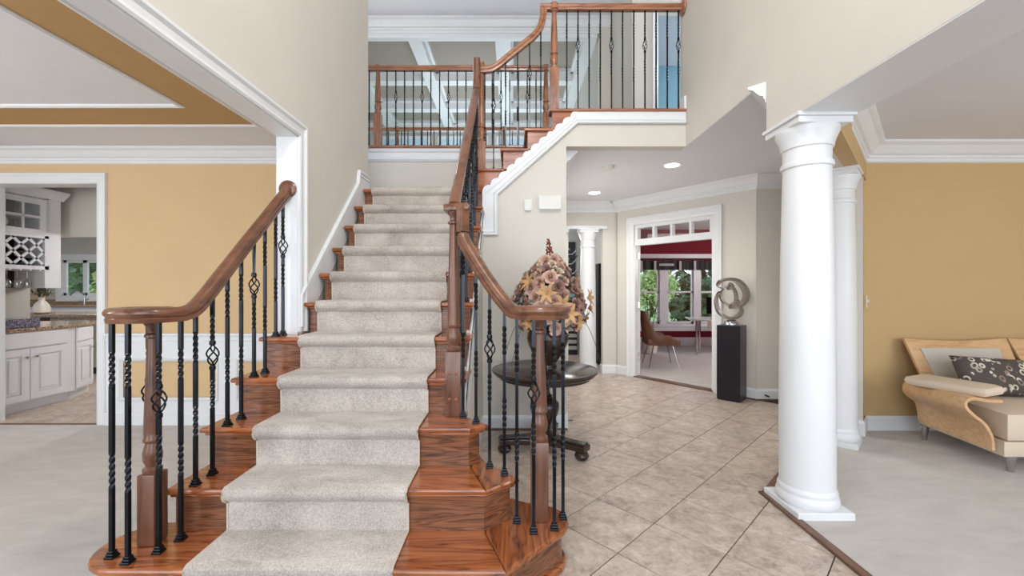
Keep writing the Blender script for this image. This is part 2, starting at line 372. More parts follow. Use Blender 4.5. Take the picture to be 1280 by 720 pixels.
# ---- dining room
Yd = 3.93
sbox('wall_back', 'gold', -3.87, -1.507, Yd, 4.07, 0, CEIL)
sbox('wall_back', 'gold', -8.5, -5.02, Yd, 4.07, 0, CEIL)
sbox('wall_back', 'gold', -5.02, -3.87, Yd, 4.07, 2.31, CEIL)
sbox('wall_dining_side', 'gold', -8.6, -8.5, -2.5, 4.07, 0, CEIL)
sbox('ceiling', 'ceil', -8.6, -1.507, -2.5, 4.07, CEIL, CEIL+.1)
CROWN = [(0, 0), (.11, 0), (.11, -.014), (.098, -.022), (.082, -.03), (.055, -.062), (.04, -.078), (.022, -.084), (.022, -.1), (.012, -.106), (.012, -.128), (0, -.135)]
struct(obj('trim_6', B().mould([(-1.507, Yd, CEIL), (-8.5, Yd, CEIL)], (0, 0, 1), CROWN, 1), 'white'))
# tan band with trims on the ceiling
t0, t1, x0, x1 = 3.32, 2.965, -2.024, -2.36
struct(obj('ceiling', B().box(-7.2, x0, t1, t0, CEIL-.006, CEIL).box(x1, x0, -2.4, t1, CEIL-.006, CEIL).box(-7.2, -6.86, -2.4, t1, CEIL-.006, CEIL), 'tan'))
TR = [(-.018, 0), (.018, 0), (.018, -.012), (.006, -.02), (-.006, -.02), (-.018, -.012)]
struct(obj('trim_7', B().mould([(x0, -2.4, CEIL), (x0, t0, CEIL), (-7.2, t0, CEIL)], (0, 0, 1), TR), 'white'))
struct(obj('trim_8', B().mould([(x1, -2.4, CEIL), (x1, t1, CEIL), (-6.86, t1, CEIL)], (0, 0, 1), TR), 'white'))
# wainscot
b = B()
b.box(-3.83, -1.507, Yd-.02, Yd, .635, .85, .003).box(-3.83, -1.507, Yd-.045, Yd, .85, .875, .006).box(-3.83, -1.507, Yd-.03, Yd, .80, .812, .003)
struct(obj('trim_9', b, 'white'))
b = B().box(-3.83, -1.507, Yd-.02, Yd, .0, .24)
for xa, xb in ((-3.83, -3.69), (-2.76, -2.59), (-1.66, -1.507)): b.box(xa, xb, Yd-.02, Yd, .24, .635)
struct(obj('trim_10', b, 'white'))
pf = [(0, 0), (0, .014), (.01, .02), (.02, .008), (.03, 0)]
for xa, xb in ((-3.69, -2.76), (-2.59, -1.66)):
    struct(obj('trim_11', B().mould([(xa, Yd-.014, .24), (xb, Yd-.014, .24), (xb, Yd-.014, .635), (xa, Yd-.014, .635)], (0, -1, 0), pf, 1, True), 'white'))
struct(obj('baseboard_back', B().box(-3.83, -1.507, Yd-.032, Yd-.02, .01, .13, .004), 'white'))
# kitchen doorway
d1 = struct(empty('door_1'))
DC = [(0, 0), (0, .012), (.02, .02), (.06, .016), (.078, .03), (.09, .03), (.09, 0)]
obj('casing', B().mould([(-3.91, Yd, 0), (-3.91, Yd, 2.29), (-4.975, Yd, 2.29), (-4.975, Yd, 0)], (0, -1, 0), DC, -1), 'white', d1)
obj('jamb', B().box(-3.92, -3.87, Yd-.005, 4.08, 0, 2.31).box(-5.02, -4.97, Yd-.005, 4.08, 0, 2.31).box(-5.02, -3.87, Yd-.005, 4.08, 2.285, 2.32), 'white', d1)
obj('casing', B().mould([(-3.91, 4.07, 0), (-3.91, 4.07, 2.29), (-4.975, 4.07, 2.29), (-4.975, 4.07, 0)], (0, 1, 0), DC, 1), 'white', d1)
# ---- right foyer wall / header over the columns
struct(obj('wall_right', B().prism([(-2.5, 2.28), (2.616, 2.28), (2.616, 2.61), (3.95, 2.61), (3.95, TOP), (-2.5, TOP)], XR, 1.923, 0, lambda a, b, z: (z, a, b)), 'foyer'))
struct(obj('ceiling', B().prism([(1.602, -2.5), (1.923, -2.5), (1.923, 2.47), (1.602, 2.614)], 2.274, 2.281), 'white'))
# diagonal header
L1 = lambda x, off: (x, x-off)
struct(obj('wall_right', B().prism([(1.6, 2.616), (1.76, 2.44), (3.0, 3.68), (2.84, 3.86)], 2.28, CEIL), 'foyer'))
struct(obj('wall_right', B().prism([(1.76, 2.44), (1.923, 2.46), (3.22, 3.78), (3.0, 3.68)], 2.279, CEIL-.001), 'gold_dim'))
# stub wall after second column
struct(obj('wall_right', B().prism([(3.07, 3.637), (3.0, 3.70), (3.12, 3.86), (3.27, 3.86)], 0, CEIL), 'gold_dim'))
struct(obj('wall_right', B().prism([(3.069, 3.636), (2.99, 3.70), (2.84, 3.86), (3.8, 4.82), (4.0, 4.82), (3.12, 3.90)], 0, CEIL-.002), 'foyer'))
# living room
Yl = 3.78
sbox('wall_back', 'gold_dim', 3.19, 7.0, Yl, 3.9, 0, CEIL)
sbox('wall_living_side', 'gold_dim', 7.0, 7.1, -2.5, 3.9, 0, CEIL)
struct(obj('ceiling', B().prism([(1.923, -2.5), (7.1, -2.5), (7.1, 3.9), (3.3, 3.9), (1.923, 2.49)], CEIL, CEIL+.08), 'ceil'))
struct(obj('trim_12', B().mould([(7.0, Yl, CEIL), (3.212, Yl, CEIL), (1.923, 2.49, CEIL), (1.923, -2.5, CEIL)], (0, 0, 1), [(a*1.25, b_*1.25) for a, b_ in CROWN], 1), 'white'))
BB = [(0, 0), (.016, 0), (.016, .105), (.01, .118), (.006, .13), (0, .13)]
struct(obj('baseboard_back', B().mould([(7.0, Yl, .01), (3.212, Yl, .01), (3.069, 3.637, .01), (2.95, 3.75, .01)], (0, 0, 1), BB, 1), 'white'))
# ---- wall below flight two, hall floor edge and upper slab
YF = 3.83
def pz(v, Y=YF): return 1.3+(360-v)*Y/520
def px(u, Y=YF): return (u-640)*Y/520
struct(obj('wall_stair', B().prism([(-.27, 0), (.5, 0), (.5, 2.604), (1.6, 2.604), (1.6, 2.90), (.40, 2.90), (.36, 2.74), (-.27, 2.16)], YF, YF+.12, 0, lambda a, b, z: (a, z, b)), 'foyer'))
sbox('wall_stair_side', 'foyer', .38, .5, YF+.12, 6.36, 0, CEIL)
struct(obj('baseboard_stair', B().mould([(.516, 3.95, 0), (.5, YF, 0), (-.27, YF, 0)], (0, 0, 1), BB, 1), 'white'))
struct(obj('trim_13', B().box(-.27, .51, YF-.028, YF-.0, 0, .016, .004), 'strip'))
struct(obj('ceiling', B().prism([(.5, 3.95), (1.602, 3.95), (1.602, 2.62), (2.9, 3.95), (5, 4.8), (5, 9.4), (.5, 9.4)], CEIL, CEIL+.08), 'ceil'))
sbox('ceiling', 'ceil', -2.4, .5, 6.3, 9.2, CEIL, CEIL+.08)
sbox('ceiling', 'ceil', 4.9, 6.7, 4.8, 9.4, CEIL, CEIL+.08)
# upper hall floor, landing floor
sbox('floor', 'carpet', .40, 6.0, YF+.02, 6.8, UP-.25, UP-.02)
sbox('floor', 'carpet', -5.5, .40, 4.87, 6.8, UP-.25, UP-.02)
LZ = 11*.2008
# landing back wall and left pocket
sbox('wall_back', 'foyer', -5.5, .40, 4.86, 4.97, 1.9, UP-.02)
sbox('wall_landing_side', 'foyer', -3.2, -3.1, 3.99, 4.9, 1.9, TOP)
struct(obj('trim_14', B().mould([(-3.1, 4.86, UP-.02), (.4, 4.86, UP-.02)], (0, 0, -1), [(0, 0), (.03, 0), (.03, .03), (.016, .05), (.016, .11), (.026, .125), (.01, .15), (0, .15)], 1), 'white'))
struct(obj('trim_15', B().prism([(-3.1, 4.81), (.42, 4.81), (.42, 4.93), (-3.1, 4.93)], UP-.02, UP+.012, .01), 'railx'))
# stair-hall upper back walls, coffered family room
Yw = 6.80
sbox('ceiling', 'ceil', -5.5, 6, -2.5, Yw, TOP, TOP+.1)
sbox('wall_upper_header', 'white', -5.5, 1.40, Yw, Yw+.1, 5.39, TOP)
struct(obj('trim_16', B().mould([(1.72, Yw, TOP), (-5.5, Yw, TOP)], (0, 0, 1), [(a*1.1, b_*1.7) for a, b_ in CROWN], 1), 'white'))
sbox('wall_upper_right', 'foyer', 1.42, 1.62, Yw-.04, Yw+.1, UP-.02, TOP)
sbox('wall_upper_side', 'grey', 1.40, 1.52, Yw+.1, 11, 2.6, TOP)
sbox('wall_upper_right', 'foyer', 1.62, 1.96, 5.6, 6.84, UP-.02, TOP)
sbox('wall_upper_right', 'foyer', 1.96, 2.75, 5.6, 5.72, 5.04, TOP)
sbox('wall_upper_right', 'foyer', 2.75, 6.0, 5.6, 5.72, UP-.02, TOP)
d2 = struct(empty('door_2'))
obj('casing', B().mould([(1.96, 5.6, UP), (1.96, 5.6, 5.04), (2.75, 5.6, 5.04), (2.75, 5.6, UP)], (0, -1, 0), [(a*.8, b_) for a, b_ in DC], 1), 'white', d2)
sbox('wall_blue_room', 'blue', 1.9, 6, 8.2, 8.3, UP-.2, TOP)
sbox('wall_blue_room', 'blue', 1.962, 2.02, 5.72, 8.2, UP-.2, TOP)
sbox('floor', 'carpet', 1.9, 6, 6.8, 8.3, UP-.2, UP-.02)
sbox('wall_blue_room', 'blue', 4.6, 4.7, 5.72, 8.2, UP-.2, TOP)
sbox('ceiling', 'ceil', 1.52, 6, 6.8, 8.3, TOP+.001, TOP+.1)
# coffered ceiling
sbox('ceiling', 'taupe', -5.5, 1.5, Yw+.1, 11, 5.62, 5.7)
k = 0
for xa in (-4.8, -3.22, -1.72, -.24, 1.2):
    o = struct(obj('ceiling_beam', B().box(xa, xa+.22, Yw+.1, 11, 5.39, 5.62).box(xa-.05, xa+.27, Yw+.1, 11, 5.54, 5.62), 'white')); o.name = 'trim_%d' % (20+k); k += 1
for ya in (8.22, 9.50, 10.75):
    o = struct(obj('ceiling_beam', B().box(-5.5, 1.4, ya, ya+.2, 5.392, 5.62).box(-5.5, 1.4, ya-.05, ya+.25, 5.54, 5.62), 'white')); o.name = 'trim_%d' % (20+k); k += 1
sbox('wall_family_back', 'grey', -5.5, 1.4, 11, 11.1, 2.6, 5.62)
sbox('wall_family_left', 'grey', -5.6, -5.5, 4.9, 11.1, 2.6, TOP)
w3 = struct(empty('window_1'))
for xa in (-3.4, -1.9, -.35):
    obj('frame', B().mould([(xa, 11, 3.6), (xa+1.2, 11, 3.6), (xa+1.2, 11, 5.25), (xa, 11, 5.25)], (0, -1, 0), [(-.06, 0), (-.06, .03), (.02, .03), (.02, 0)], 1, True), 'white', w3)
    obj('pane', B().box(xa, xa+1.2, 10.98, 10.995, 3.6, 5.25), plain('painted_day_pane', (196, 222, 236), .2), w3)  # opaque pane, the daylight is put into its pale blue colour
# ---- hall back wall, columned opening
YH = 6.36
sbox('wall_hall', 'foyer', 1.39, 1.60, YH, YH+.13, 0, CEIL)
sbox('wall_hall', 'foyer', .5, 1.39, YH, YH+.13, 2.25, CEIL)
sbox('wall_hall', 'foyer', .38, .86, YH, YH+.13, 0, 2.25)
struct(obj('trim_17', B().box(.8, 1.45, YH-.03, YH+.16, 2.20, 2.25, .008), 'white'))
# side room behind
sbox('wall_side_room', 'grey', -2.4, 1.68, 9.1, 9.2, 0, CEIL)
sbox('wall_side_room', 'grey', 1.6, 1.68, YH+.05, 9.1, 0, CEIL)
sbox('wall_side_room', 'grey', -2.4, -2.3, YH, 9.1, 0, CEIL)
# diagonal wall with french door opening
MX = Matrix(((ABd.x, -ABn.x, 0, AB0.x), (ABd.y, -ABn.y, 0, AB0.y), (0, 0, 1, 0), (0, 0, 0, 1)))   # local (s, depth, z)
def W(): return B(MX)
s0, s1 = .30, 1.45
struct(obj('wall_hall', W().box(0, s0, 0, .06, 0, CEIL).box(s1, 1.94, 0, .06, 0, CEIL).box(s0, s1, 0, .06, 2.22, CEIL), 'foyer'))
struct(obj('wall_office', W().box(0.1, s0, .06, .13, 0, CEIL).box(s1, 1.9, .06, .13, 0, CEIL).box(s0, s1, .06, .13, 2.22, CEIL), 'red'))
sbox('wall_hall', 'foyer', 2.84, 4.6, 4.83, 4.90, 0, CEIL)
struct(obj('trim_18', B().mould([(4.6, 4.83, CEIL), (2.84, 4.83, CEIL), (1.60, 6.33, CEIL), (1.6, YH, CEIL), (.5, YH, CEIL), (.5, 3.95, CEIL)], (0, 0, 1), [(a*1.15, b_*1.15) for a, b_ in CROWN], 1), 'white'))
struct(obj('trim_19', B().mould([(2.84, 3.86, CEIL), (1.61, 2.626, CEIL)], (0, 0, 1), CROWN, -1), 'white'))
struct(obj('baseboard_hall', B().mould([(4.6, 4.83, 0), (2.84, 4.83, 0), tuple(AB0+ABd*1.56)+(0,)], (0, 0, 1), BB, 1), 'white'))
struct(obj('baseboard_hall', B().mould([tuple(AB0+ABd*.18)+(0,), (1.60, 6.33, 0), (1.6, YH, 0), (1.39, YH, 0), (1.39, 6.5, 0)], (0, 0, 1), BB, 1), 'white'))
struct(obj('trim_30', B().mould([(4.6, 4.83, 0), (2.84, 4.83, 0), tuple(AB0+ABd*1.56)+(0,)], (0, 0, 1), [(0, 0), (.028, 0), (.026, .01), (.016, .016), (0, .016)], 1), 'strip'))
# french door frame
d3 = struct(empty('door_3'))
obj('casing', W().mould([(s0, 0, 0), (s0, 0, 2.22), (s1, 0, 2.22), (s1, 0, 0)], (0, -1, 0), [(-.0, 0), (0, .014), (.03, .022), (.08, .018), (.095, .034), (.11, .034), (.11, 0)], 1), 'white', d3)
obj('transom_frame', W().box(s0, s1, .01, .09, 1.92, 2.01).box(s0, s1, .01, .09, 2.17, 2.22).box(s0, s0+.05, .01, .09, 2.01, 2.17).box(s1-.05, s1, .01, .09, 2.01, 2.17), 'white', d3)
obj('frame', W().box(s0-.005, s0+.018, -.004, .13, 0, 1.92).box(s1-.018, s1+.005, -.004, .13, 0, 1.92), 'white', d3)
tw = (s1-s0-.1-3*.03)/4
for i in range(4):
    a = s0+.05+i*(tw+.03)
    if i: obj('muntin', W().box(a-.03, a, .01, .09, 2.01, 2.17), 'white', d3)
    obj('pane', W().box(a, a+tw, .045, .05, 2.01, 2.17), 'glass', d3)
# open leaf seen edge on, with three hinges
hp = AB0+ABd*(s0+.02)-ABn*.07
ld = Vector((hp.x, hp.y)).normalized(); ln = Vector((ld.y, -ld.x))
MD = Matrix(((ld.x, ln.x, 0, hp.x), (ld.y, ln.y, 0, hp.y), (0, 0, 1, 0), (0, 0, 0, 1)))
leaf = obj('door_leaf', B(MD).box(0.02, .55, -.012, .022, .01, 1.91, .003), 'white', d3)
for hz in (.25, 1.0, 1.72): obj('hinge', B(MD).box(-.005, .02, -.016, .026, hz, hz+.1, .002), 'steel', leaf)
struct(obj('trim_31', W().box(s0, s1, -.02, .1, 0, .014), 'strip'))
# ---- office
YO = 9.3
OW = [(2.62, 3.30), (3.47, 4.06), (4.20, 4.92)]
wz0, wz1 = .50, 1.86
b = B().box(1.68, OW[0][0], YO, YO+.12, 0, CEIL).box(OW[-1][1], 6.6, YO, YO+.12, 0, CEIL).box(OW[0][0], OW[-1][1], YO, YO+.12, 0, wz0).box(OW[0][0], OW[-1][1], YO, YO+.12, wz1, CEIL)
struct(obj('wall_office', b, 'red'))
sbox('wall_office', 'red', 6.5, 6.6, 4.9, YO, 0, CEIL)
sbox('wall_office', 'red', 1.68, 1.76, 6.6, YO, 0, CEIL)
sbox('wall_office', 'red', 2.95, 6.5, 4.9, 4.98, 0, CEIL)
w1 = struct(empty('window_2'))
obj('frame', B().mould([(OW[0][0], YO, wz0), (OW[-1][1], YO, wz0), (OW[-1][1], YO, wz1), (OW[0][0], YO, wz1)], (0, -1, 0), [(-.1, 0), (-.1, .03), (.0, .02), (.0, -.06)], 1, True).box(OW[0][0]-.12, OW[-1][1]+.12, YO-.06, YO, wz0-.06, wz0-.0, .006)
    .box(OW[0][0]-.1, OW[-1][1]+.1, YO-.025, YO, wz0-.16, wz0-.06), 'white', w1)
for a in ((OW[0][1], OW[1][0]), (OW[1][1], OW[2][0])): obj('mullion', B().box(a[0], a[1], YO-.015, YO+.1, wz0, wz1), 'white', w1)
for a, c in OW:
    b = B()
    zm = 1.21
    b.box(a, a+.04, YO+.03, YO+.07, wz0, wz1).box(c-.04, c, YO+.03, YO+.07, wz0, wz1).box(a, c, YO+.03, YO+.07, wz0, wz0+.05).box(a, c, YO+.03, YO+.07, wz1-.04, wz1).box(a, c, YO+.03, YO+.07, zm-.02, zm+.02)
    sh = obj('sash', b, 'white', w1)
    obj('pane', B().box(a+.04, c-.04, YO+.048, YO+.052, wz0+.05, zm-.02).box(a+.04, c-.04, YO+.048, YO+.052, zm+.02, wz1-.04), 'glass', sh)
struct(obj('trim_32', B().box(1.76, 6.5, YO-.03, YO, 1.96, 2.06, .006), 'white'))
struct(obj('baseboard_office', B().box(1.76, 6.5, YO-.02, YO, .008, .2, .006), 'white'))
# ---- kitchen shell
sbox('wall_kitchen', 'grey', -13, -10.75, 9.4, 9.5, 0, CEIL)
sbox('wall_kitchen', 'grey', -8.9, -2.2, 9.4, 9.5, 0, CEIL)
sbox('wall_kitchen', 'grey', -10.75, -8.9, 9.4, 9.5, 1.98, CEIL)
sbox('wall_kitchen', 'grey', -10.75, -8.9, 9.4, 9.5, 0, 1.08)
sbox('wall_kitchen_side', 'grey', -13.1, -13, 4, 9.5, 0, CEIL)
sbox('wall_kitchen_side', 'grey', -2.3, -2.2, 4.97, 9.5, 0, CEIL)
sbox('ceiling', 'ceil', -13, -2.2, 4.07, 9.5, CEIL, CEIL+.08)
w2 = struct(empty('window_3'))
a, c, z0_, z1_ = -10.15, -9.18, 1.13, 1.93
sbox('wall_kitchen', 'grey', -10.75, -10.2, 9.401, 9.499, 1.0, 2.0); sbox('wall_kitchen', 'grey', -9.1, -8.9, 9.401, 9.499, 1.0, 2.0)
obj('frame', B().mould([(a, 9.4, z0_), (c, 9.4, z0_), (c, 9.4, z1_), (a, 9.4, z1_)], (0, -1, 0), [(-.13, 0), (-.13, .03), (0, .02), (0, -.08)], 1, True), 'white', w2)
xm = (a+c)/2
s_ = obj('sash', B().box(a, a+.06, 9.42, 9.46, z0_, z1_).box(c-.06, c, 9.42, 9.46, z0_, z1_).box(a, c, 9.42, 9.46, z0_, z0_+.06).box(a, c, 9.42, 9.46, z1_-.06, z1_).box(xm-.05, xm+.05, 9.42, 9.46, z0_, z1_), 'white', w2)
obj('pane', B().box(a+.06, xm-.05, 9.43, 9.435, z0_+.06, z1_-.06).box(xm+.05, c-.06, 9.43, 9.435, z0_+.06, z1_-.06), 'glass', s_)
# outside ground
struct(obj('ground', B().box(-60, 60, 9.8, 120, -.7, -.6), 'lawn'))

# ================================================================== STAIRCASE
R_, Z1, T_ = .2008, 1.664, .2175
ny = lambda k: Z1+(k-1)*T_-.03
st = empty('staircase', 'oak staircase with flared lower steps rising straight back then turning right', 'staircase')
NO = .03
def off(poly, d):   # inset polygon (ccw)
    n = len(poly); out = []
    for i in range(n):
        p0, p1, p2 = Vector(poly[i-1]), Vector(poly[i]), Vector(poly[(i+1) % n])
        e1 = (p1-p0).normalized(); e2 = (p2-p1).normalized(); m = Vector((-e1.y, e1.x))+Vector((-e2.y, e2.x))
        out.append(tuple(p1+m*d/max(.3, 1+Vector((-e1.y, e1.x)).dot(Vector((-e2.y, e2.x)))))) 
    return out
ra = arc((.12, 1.975), .147, -52, 92, 16)
la = arc((-1.58, 1.79), .172, 90, 270, 16)
P1 = [(-.023, 1.6135)]+ra+[(-.15, 2.25), (-1.3, 2.2), (-1.5, 1.965)]+la
P2 = [(-1.55, ny(2)), (-.117, ny(2)), (.034, 1.971), (-.137, 2.153), (-.20, 2.30), (-1.55, 2.30)]
P3 = [(-1.555, ny(3)), (-.208, ny(3)), (-.122, 2.132), (-.245, 2.262), (-.25, 2.36), (-1.555, 2.36)]
P4 = [(-1.548, ny(4)), (-.25, ny(4)), (-.25, ny(5)+.06), (-1.548, ny(5)+.06)]
P5 = [(-1.525, ny(5)), (-.25, ny(5)), (-.25, ny(6)+.06), (-1.38, ny(6)+.06), (-1.38, 2.678), (-1.525, 2.678)]
polys = [P1, P2, P3, P4, P5]+[[(-1.364, ny(k)), (-.25, ny(k)), (-.25, ny(k+1)+.06), (-1.364, ny(k+1)+.06)] for k in range(6, 11)]
polys.append([(-1.364, ny(11)), (-.25, ny(11)), (-.25, ny(11)+.09), (-1.364, ny(11)+.09)])
for k, P in enumerate(polys, 1):
    zt = k*R_
    if k == 1:
        main = [(-.023, 1.6135), (-.119, 1.869), (-.15, 2.25), (-1.3, 2.2), (-1.5, 1.965)]+la
        fla = [(-.0225, 1.6135)]+ra+[(-.149, 2.25), (-.1185, 1.869)]
    elif k == 2:
        main = [P2[0], (-.117, ny(2)), (-.206, 2.09), (-.206, 2.30), P2[5]]
        fla = [(-.1165, ny(2)), P2[2], P2[3], (-.2, 2.3), (-.2055, 2.09)]
    else: main, fla = P, None
    obj('tread', B().prism(main, zt-.028, zt, .010), 'wx', st)
    if fla: obj('flared_tread', B().prism(fla, zt-.028, zt, .010), 'wd', st)
    body = off(P, NO)
    rb = obj('riser', B().prism(body, (k-1)*R_, zt-.028), 'wr', st)
    obj('cove_moulding', B().prism(off(P, NO-.014), zt-.044, zt-.028, .006), 'wx', rb)
    if k == 1: obj('shoe_moulding', B().prism(off(P, NO-.018), 0, .035, .008), 'wx', rb)
# side stringer (right), white, below the pitch line, with scalloped brackets
def scallop(p, q, n=3, bulge=.011):
    p = Vector(p); q = Vector(q); out = []; d = (q-p)/n; nn = Vector((-d.y, d.x)).normalized()
    if nn.y < 0: nn = -nn
    for i in range(n):
        for j in range(6): t = j/6; out.append(tuple(p+d*(i+t)+nn*sin(pi*t)*bulge))
    out.append(tuple(q)); return out
fyz = lambda a, b, z: (z, a, b)
obj('stringer', B().prism([(2.34, 0), (3.83, 0), (3.83, 2.02), (2.34, .64)], -.30, -.272, 0, fyz), 'foyer', st)
obj('skirt_board', B().prism([(2.34, .35), (3.83, 1.75), (3.83, 2.04), (2.36, .68)], -.274, -.262, .003, fyz), 'white', st)
for k in range(4, 11):
    p = (ny(k)+.05, (k-1)*R_+.03); q = (ny(k+1)+.05, k*R_+.03-.0)
    pl = scallop(p, q)+[(q[0], q[1]-.05), (p[0], p[1]-.05)]
    obj('bracket', B().prism(pl, -.272, -.262, 0, fyz), 'white', st)
obj('baseboard', B().mould([(-.272, 3.83, 0), (-.272, 2.3, 0)], (0, 0, 1), BB, 1), 'white', st)
# skirt on the left wall
obj('skirt_board', B().prism([(2.70, 1.0), (3.99, 2.2), (3.99, 2.33), (3.74, 2.33), (3.70, 2.22), (2.70, 1.25)], XL, XL+.012, 0, fyz), 'white', st)
obj('skirt_cap', B().mould([(XL, 2.70, 1.05), (XL, 2.70, 1.25), (XL, 3.70, 2.22), (XL, 3.73, 2.34), (XL, 3.99, 2.34)], (1, 0, 0), [(-.03, 0), (-.03, .02), (-.012, .016), (0, .028), (.014, .028), (.016, 0)], 1), 'white', st)
# flight two
for i in range(4):
    k = 12+i; x = px(594.8+30.5*i); zt = LZ+.1845*(i+1) if i < 3 else UP
    if i < 3:
        obj('tread', B().box(x, x+.2247+.035, YF-.035, 4.86, zt-.026, zt, .009), 'wx', st)
    else:
        obj('tread', B().box(x, XR-.004, YF-.035, YF+.12, zt-.026, zt, .009), 'railx', st)
    xe = x+.2247+.02 if i < 3 else x+.2247+.02
    rb = obj('riser', B().box(x+.028, xe+.02, YF+.004, 4.86, zt-.185-.0, zt-.026), 'wx', st)
    obj('side_panel', B().prism([(x+.028, zt-.185), (x+.06, zt-.185), (xe+.01, zt-.04), (xe+.01, zt-.026), (x+.028, zt-.026)], YF-.006, YF+.006, 0, lambda a, b, z: (a, z, b)), 'wx', rb)
Q = [(603, 240), (633, 214.5), (663, 188.5), (693, 163), (722, 139.5)]
W3 = [(px(u), pz(v)) for u, v in Q]
fxz = lambda a, b, z: (a, z, b)
lowpx = [(860, 139.5), (860, 153), (721, 153), (620, 243), (620, 292), (602, 292)]
obj('skirt_board', B().prism([(px(603), pz(246))]+[(a+.004, b_-.02) for a, b_ in W3[1:4]]+[(W3[4][0], UP-.026)]+[(min(px(u), XR-.004), min(pz(v), UP-.026)) for u, v in lowpx], YF-.016, YF, 0, fxz), 'white', st)
for i in range(4):
    p, q = W3[i], W3[i+1]
    obj('bracket', B().prism(scallop(p, q, 3, .022)+[(q[0], q[1]-.045), (p[0], p[1]-.045)], YF-.022, YF-.004, 0, fxz), 'white', st)
obj('moulding', B().mould([(XR-.004, YF-.016, pz(153)), (px(721), YF-.016, pz(153)), (px(620), YF-.016, pz(243)), (px(620), YF-.016, pz(292)), (px(601), YF-.016, pz(292))], (0, -1, 0), [(-.02, 0), (-.02, .008), (-.012, .016), (-.006, .010), (.004, .010), (.010, .018), (.016, .012), (.02, 0)]), 'white', st)
obj('corner_block', B().box(XR-.022, XR-.002, YF-.02, YF+.1, UP, UP+.12, .003), 'white', st)
# landing carpet
obj('landing', B().box(-1.378, -.30, ny(11)+.06, 4.86, LZ-.2, LZ-.001).box(-3.1, -1.378, 4.075, 4.86, LZ-.2, LZ-.001), 'wx', st)
tag(obj('landing_carpet', B().prism([(-1.36, ny(11)+.10), (-.36, ny(11)+.10), (-.36, 4.84), (-3.08, 4.84), (-3.08, 4.09), (-1.36, 4.09)], LZ, LZ+.011, .004), 'runner'), 'beige carpet on the landing at the top of the straight flight', 'carpet')
# runner
rn = empty('carpet_runner', 'pale beige pile carpet runner over the middle of the oak stairs', 'carpet runner')
path = []
th_ = .013
for k in range(1, 12):
    yr = Z1+(k-1)*T_-th_; yn = ny(k)-th_
    z = k*R_
    path += [(yr, (k-1)*R_+(th_ if k > 1 else .002)), (yr, z-.062), (yn+.016, z-.052), (yn-.001, z-.036), (yn-.008, z-.016), (yn-.004, z+.002), (yn+.012, z+th_)]
path.append((ny(11)+.09, 11*R_+th_))
XA, XB = -1.275, -.47
b = B(); NX = 30; rnd = random.Random(3)
back = []
for (y, z) in path: back.append((y+.011, z-.011))
vs = []; n = len(path)
for (y, z) in path:
    for i in range(NX+1):
        j = rnd.uniform(-.0012, .0012); vs.append((XA+(XB-XA)*i/NX, y+j, z+j))
fs = [(r*(NX+1)+i, r*(NX+1)+i+1, (r+1)*(NX+1)+i+1, (r+1)*(NX+1)+i) for r in range(n-1) for i in range(NX)]
b.add(vs, fs)
for X in (XA, XB):
    b.add([(X, y, z) for y, z in path]+[(X, y, z) for y, z in back], [(i, i+1, n+i+1, n+i) for i in range(n-1)])
obj('pile', b, 'runner', rn, True)
for X in (XA-.003, XB+.003):
    obj('edge_binding', B().tube([(X, y, z-.004) for y, z in path], .005, 6), 'bind', rn, True)
# ================================================================== RAILINGS
RP = [(-.023, -.03), (.023, -.03), (.026, -.014), (.021, -.008), (.031, .003), (.032, .013), (.025, .025), (.010, .031), (-.010, .031), (-.025, .025), (-.032, .013), (-.031, .003), (-.021, -.008), (-.026, -.014)]
BW = .0074
def bar(L, basket):
    b = B(); a = BW
    if basket: zb = L*.655; tws = [(L*.80-.065, L*.80+.065), (L*.44-.07, L*.44+.07)]; segs = [(0, zb-.055), (zb+.055, L)]
    else: tws = [(L*.80-.07, L*.80+.07), (L*.37-.07, L*.37+.07)]; segs = [(0, L)]
    for z0, z1 in segs:
        zs = [z0]
        for t0, t1 in tws:
            if t0 >= z0 and t1 <= z1: zs += [t0+(t1-t0)*i/30 for i in range(31)]
        zs.append(z1); zs = sorted(set(zs)); vs = []; rings = []
        for z in zs:
            ang = pi/4
            for t0, t1 in tws: ang += min(1, max(0, (z-t0)/(t1-t0)))*2*pi*1.25
            rings.append([(a*1.414*cos(ang+pi/2*i), a*1.414*sin(ang+pi/2*i), z) for i in range(4)])
        vs = [p for r in rings for p in r]
        fs = [(k*4+i, k*4+(i+1) % 4, k*4+4+(i+1) % 4, k*4+4+i) for k in range(len(rings)-1) for i in range(4)]+[(3, 2, 1, 0), tuple(len(vs)-4+i for i in range(4))]
        b.add(vs, fs)
    if basket:
        for z in (zb-.06, zb+.06): b.lathe([(.009, -.012), (.0135, -.008), (.0135, .006), (.009, .012)], (0, 0, z), 10)
    return b
bk = B()
for j in range(4):
    bk.tube([(.001+.026*sin(pi*i/12)*cos(pi/2*j+pi*i/12*1.1), .026*sin(pi*i/12)*sin(pi/2*j+pi*i/12*1.1), -.056+.112*i/12) for i in range(13)], .0038, 5)
bk_mesh = obj('basket', bk, 'iron', None, True); sh_b = B().box(-.018, .018, -.018, .018, 0, .010, .002).box(-.014, .014, -.014, .014, .010, .020, .003).box(-.0115, .0115, -.0115, .0115, .02, .030, .003)
sh_mesh = obj('shoe', sh_b, 'iron')
BKM, SHM = bk_mesh.data, sh_mesh.data
bpy.data.objects.remove(bk_mesh); bpy.data.objects.remove(sh_mesh)
cache = {}
